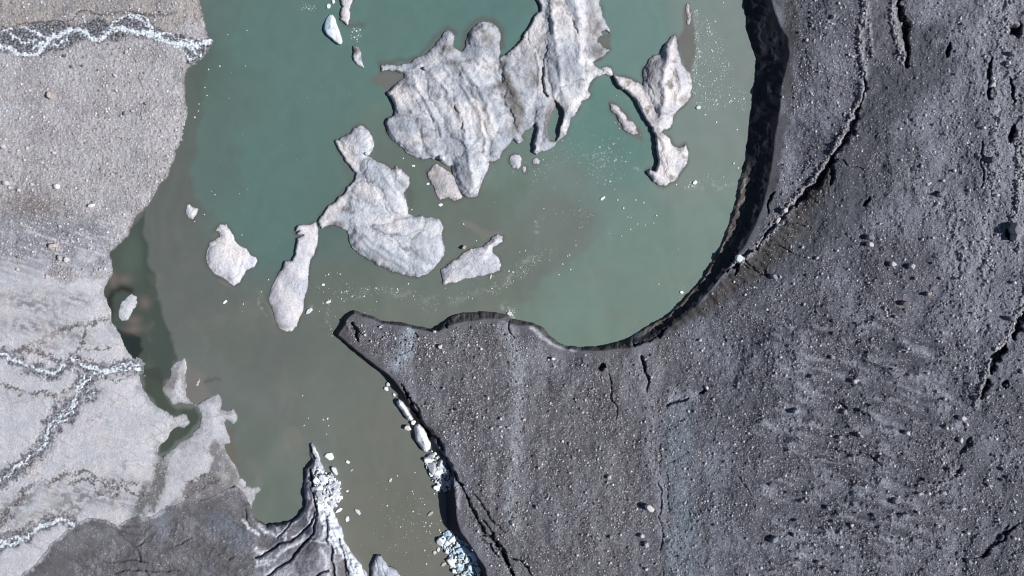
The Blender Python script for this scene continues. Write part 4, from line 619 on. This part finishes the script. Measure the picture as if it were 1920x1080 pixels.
LBL = [
 (1217,953,9.5,PA,'big angular pale boulder with a black shadow, alone low on the peninsula'), (1452,1013,8,BL,'round bluish boulder with a black shadow in the bottom right quarter, left of the ripples'),
 (1385,485,9,(205,212,218),'white block perched at the lower end of the pale ridge above the black cliff'), (1563,31,5.5,BL,'bluish boulder with shadow near the top of the slab above the cliff'),
 (1861,160,6,PA,'whitish boulder in the pale rubble strip at upper right'), (1903,45,9,GY_,'large grey boulder above the black hollow at the top right corner'),
 (1632,458,6.5,PA,'pale boulder lying just below a larger grey one on the upper right slope'), (1632,445,7.5,GY_,'grey boulder touching the pale one below it on the upper right slope'),
 (1674,495,6,PA,'pale wedge-shaped boulder, left one of the pair below the smooth slope'), (1710,500,6,PA,'pale square boulder, right one of the pair below the smooth slope'),
 (1741,551,6,TN,'orange-tan boulder on the right slope'), (1697,568,7,(118,103,98),'reddish brown boulder below and left of the orange-tan one'),
 (1905,430,12,GY_,'largest grey boulder at the right edge, upper one of two'), (1905,444,9,GY_,'grey boulder at the right edge under the largest one'),
 (1765,364,8,GY_,'grey boulder in a hollow on the upper right slope'), (1472,395,6,PA,'pale boulder plugging a gap in the long curved ridge'), (1458,413,7,PA,'white boulder on the curved ridge just below the gap boulder'),
 (1452,519,6.5,BL,'bluish boulder right of the dark banded ice above the bay'), (1561,670,5.5,BL,'bluish boulder with a black shadow left of it in the middle right'),
 (1492,772,6.5,BL,'bluish grey boulder at the left end of the ripples'), (1805,785,6.5,PA,'pale round boulder with deep shadow near the lower end of the right-hand crack'),
 (1681,940,7,GY_,'grey boulder with a long black shadow in the lower right'), (1801,825,5.5,PA,'pale round boulder beside a dark smooth patch at lower right'), (1770,924,5,PA,'white oval boulder in the lower right stony patch'),
 (1806,953,5,PA,'pale triangular boulder at lower right, right of the white oval boulder'), (1575,820,5.5,GY_,'grey boulder with a small pale one just beneath it, on the ripples'), (1613,817,6,GY_,'grey boulder right of the paired boulders on the ripples'),
 (1702,812,5,PA,'pale boulder right of a black shadow, mid lower right'), (1584,772,6,GY_,'upright grey boulder above the paired boulders on the ripples'), (1603,715,5,PA,'elongated pale boulder on the ripples'),
 (92,178,7,(176,166,158),'tan block with shadow on the left shingle shore'), (99,461,8,(190,174,166),'pinkish boulder on the blue-grey streaked shore'), (171,386,6,(214,216,220),'bright white patch-like boulder in the blue-grey shore'),
 (106,349,5.5,(208,210,214),'white double-lobed boulder above the dark brown stain on the shore'), (124,487,5.5,PA,'right one of the two pale boulders on the lower streaked shore'), (112,484,6,(178,170,170),'left one of the two pale boulders on the lower streaked shore'),
 (6,275,6,PA,'pale boulder at the left edge of the photo on the shingle'), (11,343,6,(190,186,182),'pale boulder at the left edge above the dark brown stain'), (870,464,5,(176,160,150),'tan rock with a black shadow at the upper rim of the loaf-shaped island'),
 (829,296,6,(206,208,214),'white block with black shadow in the gap under the largest island'), (688,288,5,(216,218,222),'white rock on the waist of the S-shaped island'), (797,128,4.5,(150,150,156),'square grey rock near the upper left rim of the largest island'),
 (825,650,5,PA,'largest pale stone near the north end of the peninsula'), (1037,673,4.5,(208,206,208),'white stone just below the bay shore of the peninsula'), (1204,1005,5,PA,'pale boulder below the big angular one'), (1212,1021,6,(176,176,184),'elongated pale boulder, lowest in the column under the big angular one'),
 (1325,727,4.5,(208,206,208),'white stone beside a short dark crack on the mid glacier'), (1145,1007,4,GY_,'small grey boulder with a dark shadow left of the pale column, low on the peninsula'), (1142,895,4.5,PA,'pale stone above and left of the big angular boulder')]
for px, py, r, c, lb in LBL: place('boulder', ROCKS, px, py, r, c, lb, 'boulder')
zones = [(lambda x, y: x < 480, 'pebble-grey boulder strewn on the left shingle shore', 'boulders on the shingle shore'),
         (lambda x, y: x < 1250 and y > 580, 'pale stone scattered on the brown-grey peninsula', 'stones on the peninsula'),
         (lambda x, y: x < 1620 and y < 520, 'stone on the slab between the black cliff and the curved ridge', 'stones on the slab above the cliff'),
         (lambda x, y: x > 1250 and y > 560, 'stone scattered over the rippled lower right glacier', 'stones on the rippled glacier'),
         (lambda x, y: True, 'stone scattered on the upper right glacier slope', 'stones on the upper right glacier')]
def zone(px, py):
    for f, lb, gr_ in zones:
        if f(px, py): return lb, gr_
OTH = '''1513,75,4,P 1560,45,3.5,P 1592,103,3.5,P 1598,106,3.5,P 1537,134,3.5,P 1619,25,3.5,P 1862,147,4,P 1845,65,4,P 1899,100,7,G 1892,118,5,P 1888,60,3,P 1631,470,3,G 1505,464,4.5,P 1532,484,4.5,P 1515,483,3.5,P 1717,522,4.5,T 1765,522,4.5,T 1463,519,4,P 1807,412,4,P 1769,339,4,P 1740,346,4,P 1729,333,3.5,P 1728,312,4,P 1870,366,5,P 1860,300,8,D 1750,446,3.5,P 1768,442,3.5,P 1846,448,4,P 1902,530,4.5,P 983,787,4.5,P 1040,687,3,P 1313,638,4.5,P 1113,729,3.5,P 988,724,3,P 1659,577,4.5,G 1508,571,4.5,P 1663,592,3,P 1680,594,5,G 1562,602,5,D 1562,625,5,D 1521,705,6,D 1813,796,4.5,P 1775,803,4.5,P 1784,803,3.5,P 1826,587,4,P 1855,583,4.5,P 1898,598,8,G 1857,683,6,G 1888,722,8,D 1918,697,6,P 1880,743,3.5,P 1772,748,3.5,P 1139,905,3,P 1164,1002,3.5,P 1122,938,3,P 1010,878,3.5,P 1026,935,3,P 1034,936,3,P 1145,1055,3.5,P 1212,1067,4.5,P 1006,951,5,G 1620,835,4.5,P 1574,829,4,P 1628,838,3,D 1725,926,5,P 1742,925,4.5,P 1685,931,3,P 1504,940,5.5,G 1553,953,6,B 1639,967,6,D 1722,961,4,P 1489,1003,5.5,G 1577,1025,5,P 1492,976,4.5,D 1562,978,4.5,D 1597,985,4.5,P 1536,1055,6,G 1817,1053,6.5,G 1815,1000,4.5,P 1766,1029,3.5,D 1856,911,5,P 1851,900,3.5,P 1903,1009,4.5,P 1901,960,4.5,P 1446,1056,3.5,P 1880,900,4,D 815,622,4.5,P 907,783,3.5,P 939,785,4.5,P 922,803,3.5,P 938,800,4,P 954,802,4.5,P 840,680,3,P 696,640,3,P 713,613,3.5,P 684,628,3.5,P 812,649,3,P 832,728,3,P 218,170,4.5,P 215,141,4.5,P 235,212,5.5,G 248,208,4,P 292,205,3.5,P 133,125,3.5,D 153,123,3.5,D 237,98,4.5,P 51,278,4.5,P 102,287,5,P 170,466,3.5,P 18,352,4,P 135,452,3.5,P 60,345,4,P 35,357,4.5,P 46,300,3.5,P 127,420,3.5,P 112,424,4,P 150,430,3.5,P 33,505,3.5,P 88,517,3,P 274,194,4,G 200,160,3.5,P 120,105,4,D 90,45,3,D 300,22,3,D 1650,420,3.5,P 1570,470,4,P 1690,300,3,P 1845,240,4.5,P 1790,320,4,P 1870,440,3,P 1760,640,3,P 1700,660,3.5,P 1790,690,3.5,P 1740,700,3.5,P 1820,720,3,P 1650,850,3.5,P 1480,660,3,D 1455,700,3,P 1655,655,3.5,D 1590,655,3,D 1520,650,3,P 1430,780,3,P 1380,850,3,P 1340,950,3,P 1400,1010,3,P 1300,900,3,P 1760,985,4,P 1780,880,4.5,D 1735,900,5,D 1765,905,4,D 1880,880,5,D 1890,895,4,D 1640,1000,3.5,P 1690,1010,3.5,P 1720,880,3,P 1850,960,3,P'''.split()
CM = dict(P=PA, G=GY_, D=DK, T=TN, B=BL)
for s in OTH:
    a_, b_, r_, c_ = s.split(','); px, py, r_ = float(a_), float(b_), float(r_); lb, gr_ = zone(px, py)
    place('boulder', ROCKS, px, py, r_ * .82, CM[c_], lb, 'boulder', gr_)

# --- loose stones in their thousands: one object per field
def field(name, pts, rad, cols, zz, mat, nvar=10, flat=.8, sub=1):
    V_, F_, C_ = [], [], []; base = 0; vars_ = [facet(200 + k, 9, sub, flat) for k in range(nvar)]
    n = len(pts); vi = RNG.integers(0, nvar, n); th = RNG.uniform(0, 6.28, n)
    for k in range(nvar):
        m = vi == k; c0, f0 = vars_[k]; nn = m.sum()
        if not nn: continue
        ct, stt = np.cos(th[m])[:, None], np.sin(th[m])[:, None]; r = (rad[m] * S)[:, None]
        x = (c0[None, :, 0] * ct - c0[None, :, 1] * stt) * r; y = (c0[None, :, 0] * stt + c0[None, :, 1] * ct) * r; z = c0[None, :, 2] * r
        wx, wy, wz = world(pts[m, 0], pts[m, 1], zz[m] + rad[m] * S * .2)
        V_.append(np.stack([x + wx[:, None], y + wy[:, None], z + wz[:, None]], 2).reshape(-1, 3))
        F_.append((f0[None] + (np.arange(nn) * len(c0))[:, None, None]).reshape(-1, 3) + base); C_.append(np.repeat(cols[m], len(c0), 0)); base += nn * len(c0)
    o = link(bpy.data.objects.new(name, mesh_np(name, np.concatenate(V_), np.concatenate(F_), mat, np.concatenate(C_), False)))
    return o
def cols_of(n, tones, wts, jit=.12):
    t = np.array([A(*c) for c in tones]); i = RNG.choice(len(tones), n, p=np.array(wts) / sum(wts)); return t[i] * (1 + RNG.normal(0, jit, (n, 1)))
# glacier stones
N = 200000; P = np.stack([RNG.uniform(620, 2120, N), RNG.uniform(-160, 1240, N)], 1)
dens = G.sample(gr * (.28 + .72 * deb), P[:, 0], P[:, 1]); keep = (RNG.random(N) < dens) & (G.sample(sdC, P[:, 0], P[:, 1]) > 3)
P = P[keep]
STRIPS = [(16, 0, ((1868,-20),(1862,60),(1858,150),(1872,230),(1868,300),(1852,420),(1850,520))), (14, 0, ((1905,60),(1890,120),(1900,200),(1912,280))), (16, 0, ((1760,840),(1790,900),(1745,930),(1720,925))), (30, 0, ((1700,330),(1760,380),(1800,460),(1790,540))), (22, 0, ((1900,780),(1860,900),(1830,960))), (30, 0, ((1560,90),(1590,130),(1575,200))), (14, 0, ((948,600),(970,680),(972,760),(964,900),(966,1000))), (30, 0, ((700,620),(800,640),(900,640),(1000,660))), (40, 0, ((800,720),(850,760),(900,860))), (36, 0, ((1100,700),(1150,850),(1180,1000)))]
for i, (wd, hh, b) in enumerate(ridges[:6] + STRIPS):       # extra rubble along the ridges
    b = np.array(b, float); seg = np.hypot(*np.diff(b, axis=0).T); tt = RNG.random(int(seg.sum() * 2.6)) * seg.sum(); cs = np.concatenate([[0], np.cumsum(seg)])
    q = np.stack([np.interp(tt, cs, b[:, 0]), np.interp(tt, cs, b[:, 1])], 1) + RNG.normal(0, wd * .5, (len(tt), 2)); P = np.concatenate([P, q[(q[:, 1] > -20) & (q[:, 0] < 1940) & (G.sample(sdC, q[:, 0], q[:, 1]) > 2)]])
rad = np.clip(.5 + RNG.pareto(3.4, len(P)) * .7, .45, 3.0)
o = field('debris_stones', P, rad, cols_of(len(P), [(190,188,192),(150,150,156),(112,112,120),(74,74,82),(150,136,128)], [.4,.28,.18,.10,.04]), G.sample(zG, P[:, 0], P[:, 1]), M_stone); tag(o, kind='stuff', label='countless small pale and grey stones strewn over the dark glacier', cat='stones')
print('glacier stones', len(P))
N = 42000; P = np.stack([RNG.uniform(-15, 395, N), RNG.uniform(-15, 560, N)], 1)
keep = (G.sample(sdL, P[:, 0], P[:, 1]) > 1.5) & (RNG.random(N) < G.sample(gravel * (.55 + .45 * sstep(-.2, .4, n_mid)), P[:, 0], P[:, 1]))
P = P[keep]; rad = np.clip(.5 + RNG.pareto(3.2, len(P)) * .7, .45, 2.7)
o = field('shingle_stones', P, rad, cols_of(len(P), [(196,194,198),(166,163,167),(140,136,138),(176,166,158)], [.25,.4,.28,.07]), G.sample(zL, P[:, 0], P[:, 1]), M_stone); tag(o, kind='stuff', label='countless small grey stones covering the left shore', cat='stones')

# --- ice blocks at the glacier edge
WH, BI, GI = (236, 240, 244), (190, 214, 232), (196, 200, 208)
def slab(px, py, L, W_, ang, hgt, col, label, cat='ice block', group=None, name='ice_block'):
    o = bpy.data.objects.new(name, ICES[int(px + py) % 8]); o.location = world(px, py, hgt * .3); o.scale = (L * S / 2, W_ * S / 2 * 1.15, hgt * 1.1)
    o.rotation_euler = (0.05, -.04, math.radians(ang)); o.color = tuple(float(x) for x in A(*col)) + (1,); link(o); tag(o, label, cat, group)
ICEB = dict(ang=-55, pal=(236, 240, 244), dark=(200, 206, 216), brownf=0, cat='ice block', st=.75, coast=.07, wl=3)
island('ice_block', 'long white ice slab leaning on the glacier edge, upper of the two long slabs', [(742,754),(747,747),(756,753),(764,764),(772,778),(776,785),(770,790),(763,787),(757,778),(749,766)], 3.2, 2.2, seed=861, cliff=[((742,754),(757,780),(764,788)), ((747,747),(756,753),(764,764),(772,778),(776,785),(770,790))], patches=(), streak=.3, **ICEB)
island('ice_block', 'longest white ice slab at the glacier edge, just above the big rubble heap', [(777,797),(786,793),(795,803),(802,816),(809,832),(807,842),(800,849),(793,846),(785,834),(779,825),(777,812)], 3.4, 2.4, seed=863, cliff=[((777,800),(779,826),(795,848)), ((786,793),(795,803),(802,816),(809,832),(807,842),(800,849))], patches=((792,822,1.5,3,(130,130,140),.7),), streak=.4, **ICEB)
slab(764, 802, 13, 13, 20, 2.4, (206, 200, 204), 'grey-sided ice cube between the two long slabs, on their water side')
slab(775, 792, 11, 9, 40, 2.0, WH, 'small white ice block wedged between the two long slabs')
slab(724, 729, 12, 8, -50, 1.0, WH, 'white ice lump at the upper end of the block row, beside the dark edge line'); slab(728, 721, 10, 7, -30, 1.0, (200, 210, 216), 'grey-white ice lump just above the uppermost white lump'); slab(739, 740, 8, 4, -60, .8, WH, 'tiny white ice piece above the upper long slab')
def rubble(poly, n, rmin, rmax, tones, hbase, label, group, seed):
    tones = tones * 2 + [WH, WH, (186, 192, 200)]; rmax *= 1.15
    r = random.Random(seed); g = Grid(np.arange(min(p[0] for p in poly), max(p[0] for p in poly), 1.), np.arange(min(p[1] for p in poly), max(p[1] for p in poly), 1.)); ins = g.inside(poly); js, is_ = np.nonzero(ins)
    pts = []; tries = 0
    while len(pts) < n and tries < 6000:
        tries += 1; k = r.randrange(len(js)); x, y = g.us[is_[k]], g.vs[js[k]]; rd = rmin * .8 + (rmax - rmin) * r.random() ** 3
        if all((x - a) ** 2 + (y - b) ** 2 > (.47 * (rd + c)) ** 2 for a, b, c in pts): pts.append((x, y, rd))
    for x, y, rd in pts:
        o = bpy.data.objects.new('ice_block', ICES[r.randrange(8)]); s = rd * S
        bz = hbase + (surf_z(x, y) if surf_z(x, y) < 7 else 0)
        o.location = world(float(x), float(y), bz + r.uniform(0, .8)); o.scale = (s * r.uniform(.9, 1.35), s * r.uniform(.75, 1.1), s * r.uniform(.7, 1.1)); o.rotation_euler = (r.uniform(-.4, .4), r.uniform(-.4, .4), r.uniform(0, 6.28))
        c = r.choice(tones); o.color = tuple(float(q) for q in A(*c) * r.uniform(.82, 1.05)) + (1,); link(o); tag(o, label, 'ice block', group)
rubble([(797,852),(812,845),(826,856),(838,878),(850,900),(848,915),(838,922),(820,920),(812,905),(806,885),(798,868)], 95, 2.6, 11.0, [WH, WH, (206,216,226), GI, (150,158,172)], .3, 'white ice block in the rubble heap below the long slabs at the glacier edge', 'ice rubble heap below the long slabs', 31)
rubble([(822,1006),(838,996),(846,994),(862,1010),(880,1022),(892,1034),(895,1050),(902,1085),(852,1085),(850,1070),(846,1050),(830,1030),(824,1018)], 140, 2.8, 10.0, [BI, BI, (206,222,234), (170,200,224), WH, WH], .3, 'bluish ice block in the rubble at the glacier foot, bottom of the photo', 'blue ice rubble at the bottom', 32)
rubble([(590,888),(600,875),(606,886),(612,892),(625,890),(636,905),(641,920),(640,935),(630,948),(612,962),(600,958),(592,945),(589,915)], 120, 2.0, 8.0, [WH, WH, WH, (206,212,222), GI], .1, 'white ice block in the rubble on the right flank of the pointed ice horn', 'white ice rubble on the horn', 33)
slab(627, 882, 24, 8, -60, 2.0, (222, 224, 232), 'long split ice slab standing just right of the horn rubble')
# --- iceberg pieces with their own outlines
island('iceberg', 'blue-white iceberg shaped like a leaf near the top, split by a dark seam', [(618,27),(624,27),(629,34),(632,45),(638,60),(643,78),(640,84),(634,84),(622,74),(612,66),(606,55),(607,45),(612,33)], 2.2, 1.2, [((606,55),(612,66),(622,75),(634,84))], 850, 60, (214,226,236), (158,178,196), .0, None, .5, creases=((1.0,.5,((620,54),(626,48),(632,50))), (.9,.4,((616,36),(617,40)))), patches=((614,50,6,8,(150,176,198),.8), (633,72,5,9,(205,204,206),.9)), cat='iceberg', st=.7, coast=.05)
island('iceberg', 'small half brown half white iceberg below the leaf-shaped iceberg', [(661,86),(668,85),(673,88),(677,97),(678,107),(681,120),(685,129),(678,126),(668,121),(662,113),(660,105),(662,96)], 1.4, .9, [((661,88),(661,110))], 853, 70, (206,212,218), (150,146,148), .0, None, .5, patches=((668,96,8,11,(96,88,88),.95), (676,110,4,6,(104,98,98),.7)), cat='iceberg', st=.7, coast=.06)
island('iceberg', 'jagged white and grey iceberg cut by the bottom edge, left of the blue rubble', [(704,1043),(708,1040),(715,1040),(719,1048),(727,1060),(735,1063),(745,1070),(752,1080),(756,1120),(700,1120),(696,1078),(696,1062),(701,1052)], 2.6, 1.8, [((703,1046),(696,1062),(697,1080))], 856, 60, (206,210,220), (130,134,146), .1, None, 1.2, cat='iceberg', st=.8, creases=((1.2,.8,((712,1045),(716,1060),(722,1080))), (1,.6,((706,1050),(708,1075)))))
island('iceberg', 'thin white sliver of ice beside the white slope at the bottom of the tongue', [(680,1066),(684,1068),(690,1080),(694,1110),(684,1110),(680,1085)], 1.2, .9, [], 858, 80, (196,200,208), (150,150,160), .0, None, .5, cat='iceberg', st=.8)
# --- floating fragments: traced ones first
FR = [(617,855,10,WH,1.1,10,'largest floating white ice piece, crown-shaped, right of the horn tip'), (652,866,5,WH,1.35,-35,'smooth white oval ice piece right of the crown-shaped one'), (651,973,6,WH,1.5,80,'white pointed ice piece right of the horn rubble'), (671,960,7,(206,204,208),1.8,-50,'slanted pale ice piece farthest right of the horn rubble'), (635,957,6,WH,1.8,40,'forked white ice piece touching the water just below the horn rubble'),
      (651,921,3.6,WH,1,0,'small square ice piece level with the middle of the horn rubble'), (659,882,3,(186,184,182),1.8,35,'thin beige ice sliver below the smooth oval piece'), (807,963,6,(176,174,170),1.9,40,'slanted grey ice piece near the black cliff foot at the bottom'), (732,900,4,(204,208,200),1.8,55,'curved ice piece in the middle of the murky bottom channel'), (815,1036,5,(206,204,206),1,0,'blocky ice piece left of the blue rubble'), (822,1031,5,(214,222,228),1.6,75,'tall white ice piece touching the blue rubble on its left'),
      (832,1058,6,(196,188,186),1.5,30,'beige ice piece low beside the blue rubble'), (846,1064,4,(206,204,206),1.2,60,'pale ice piece just under the beige one beside the blue rubble'), (580,583,7,(214,222,222),1.9,35,'white streaked ice piece right of the narrow ice island'), (616,566,6,(222,226,224),1.3,10,'bright white ice piece left of the foam line above the peninsula tip'), (606,534,4,WH,1.2,0,'white oval ice piece right of the narrow ice island, above the foam line'),
      (422,566,4.5,WH,1.9,40,'white double ice chip below the pear-shaped island'), (612,567,3,WH,1,0,'ice chip touching the bright white piece by the foam line'), (775,311,4,(214,216,216),1.5,0,'small ice piece in the gap below the upper left of the largest island'), (802,345,4,WH,1.2,0,'ice piece touching the small tan-grey island on the left'), (826,384,5,WH,1.4,10,'white ice piece just below the small tan-grey island'),
      (1130,372,5,WH,1.8,40,'elongated white ice piece in mid lake, left of the curved island foot'), (1303,342,6,WH,1.3,40,'largest white ice piece in the cluster right of the curved island foot'), (1309,202,6,(206,218,216),1.3,0,'largest pale ice piece under the sparkling brash field'), (1278,548,4.5,WH,1.3,0,'white ice chip near the ledge at the head of the bay'), (616,12,6.5,WH,1.2,60,'white ice lump at the top edge above the leaf-shaped iceberg'), (625,2,5,WH,1.4,80,'ice piece cut by the top edge above the leaf-shaped iceberg'), (834,531,5,(176,168,164),1.1,0,'pinkish rock-like ice piece at the lower left tip of the loaf-shaped island'), (920,519,4,(196,196,196),2.4,70,'thin ice stick below the loaf-shaped island'), (955,588,6,(206,212,214),1.2,0,'frothy white ice patch against the peninsula shore at the bay mouth')]
for px, py, r, c, stc, rz, lb in FR: place('ice_fragment', FLOES, px, py, r * .88, c, lb, 'ice fragment', None, .3, 1.0, stc, rz, .06, 0.0)
sm_ = '''612,814,3 570,798,3 578,784,2.5 606,787,3.5 614,785,4 616,798,3 567,742,3 745,892,3 778,886,3 726,948,3.5 773,921,3 775,926,2.5 793,935,2 788,935,2 791,941,2 796,946,3 774,959,4 798,980,3 795,987,2.5 809,981,3 806,986,3.5 751,988,3 799,997,2.5 826,998,3 796,1032,3.5 456,570,3 490,547,3 638,514,3 772,393,3 756,297,3 869,420,3.5 893,451,2.5 1158,375,3.5 1169,390,4 1192,375,3.5 1207,380,3.5 1231,404,3.5 1182,430,3 1195,420,2.5 1152,302,3.5 1298,349,4 1290,350,3.5 1384,315,4 1376,306,4 1268,346,3 974,473,3 1055,495,3 1019,391,3 1165,443,2.5 1322,215,4 1343,229,3.5 1382,243,3.5 1341,40,3.5 1356,5,3 412,124,3.5 391,130,3 427,65,2.5 384,164,2.5 388,179,3 365,220,4 373,195,2.5 372,208,2.5 403,365,2.5 383,402,2.5 463,57,2 365,415,2.5 1227,275,3 1225,418,3 1210,422,2.5 1177,407,2.5 1003,415,2.5 1064,480,3 1080,460,3 1068,478,3 985,470,3 1155,300,3.5 962,510,4 1048,515,3 1070,505,3 660,60,3 668,58,4 672,66,3 664,70,3.5 675,56,3.5 669,74,3 664,54,3 640,548,3 660,556,3 705,540,3 745,542,4 775,555,3 640,560,3'''.split()
GF = 'small white ice chips adrift on the lake'
SM = [tuple(map(float, s.split(','))) for s in sm_]
def poly_pts(poly, n):
    g = Grid(np.arange(min(p[0] for p in poly), max(p[0] for p in poly), 1.), np.arange(min(p[1] for p in poly), max(p[1] for p in poly), 1.)); js, is_ = np.nonzero(g.inside(poly)); k = RNG.integers(0, len(js), n)
    return np.stack([g.us[is_[k]], g.vs[js[k]]], 1) + RNG.uniform(-.5, .5, (n, 2))
def along(b, n, sg):
    b = np.array(b, float); seg = np.hypot(*np.diff(b, axis=0).T); cs = np.concatenate([[0], np.cumsum(seg)]); tt = RNG.random(n) * cs[-1]
    return np.stack([np.interp(tt, cs, b[:, 0]), np.interp(tt, cs, b[:, 1])], 1) + RNG.normal(0, sg, (n, 2))
B = [poly_pts([(1302,12),(1312,15),(1345,60),(1365,110),(1375,150),(1382,190),(1340,208),(1302,196),(1298,160),(1305,110)], 620), along(((1302,15),(1306,60),(1309,100),(1300,140),(1300,180)), 160, 3), along(((1325,45),(1345,75),(1355,105),(1370,140)), 90, 5), poly_pts([(1382,165),(1396,160),(1402,200),(1392,215),(1380,205)], 55),
     RNG.normal((1132, 300), (22, 26), (230, 2)), RNG.normal((1090, 285), (40, 20), (90, 2)), along(((605,568),(640,552),(700,542),(745,548)), 90, 6), along(((745,548),(800,568),(860,562),(915,548)), 80, 8), along(((915,548),(955,520),(990,495),(1030,470)), 130, 8), along(((940,535),(985,512),(1010,495)), 50, 5),
     RNG.normal((760, 990), (36, 40), (150, 2)), poly_pts([(1270,540),(1310,520),(1285,565),(1255,590)], 18), along(((1285,345),(1330,340),(1375,342)), 45, 7), RNG.normal((957, 588), (5, 6), (120, 2)), RNG.normal((578, 13), (8, 3.5), (40, 2)), RNG.normal((669, 62), (6, 8), (40, 2)), RNG.normal((1095, 410), (14, 12), (30, 2)), along(((1040,400),(1100,410)), 15, 5),
     RNG.normal((1020, 320), (25, 20), (50, 2)), poly_pts([(560,460),(650,500),(750,560),(700,600),(560,600)], 60), poly_pts([(400,60),(1370,400),(1200,620),(900,560),(500,700),(300,500)], 90), along(((625,630),(612,600),(616,575)), 18, 3), RNG.normal((1160,170),(14,14),(16,2)), along(((800,900),(835,1000)), 14, 6), RNG.normal((1225,215),(30,40),(20,2))]
B = np.concatenate(B)
land = np.maximum(np.maximum(G.sample(sdG, B[:, 0], B[:, 1]), G.sample(sdT, B[:, 0], B[:, 1])), G.sample(sdL, B[:, 0], B[:, 1])) > -1
for g, z, sd in ISL:
    ii = (B[:, 0] > g.us[0]) & (B[:, 0] < g.us[-1]) & (B[:, 1] > g.vs[0]) & (B[:, 1] < g.vs[-1]); land[ii] |= g.sample(sd, B[ii, 0], B[ii, 1]) > 0
B = B[~land]; br_ = np.clip(.36 + RNG.pareto(3.2, len(B)) * .55, .34, 2.1); order = np.argsort(-br_); nI = 150
for px, py, r in SM: place('ice_fragment', FLOES, px, py, r * .52, (214, 220, 216), 'small white ice chip adrift on the open lake', 'ice fragment', GF, .2, 1.0, 1.25, None, .08, 0.0)
for k in order[:nI]: place('ice_fragment', FLOES, float(B[k, 0]), float(B[k, 1]), float(br_[k]) * .85, (216, 224, 222), 'small white ice chip adrift on the open lake', 'ice fragment', GF, .2, 1.0, 1.2, None, .08, 0.0)
q = order[nI:]; o = field('brash_ice', B[q], br_[q], cols_of(len(q), [(220,228,228),(196,208,204)], [.7,.3], .05), np.zeros(len(q)), M_stone, 6, .4); tag(o, kind='stuff', label='fine white brash ice sprinkled over the lake surface', cat='brash ice')
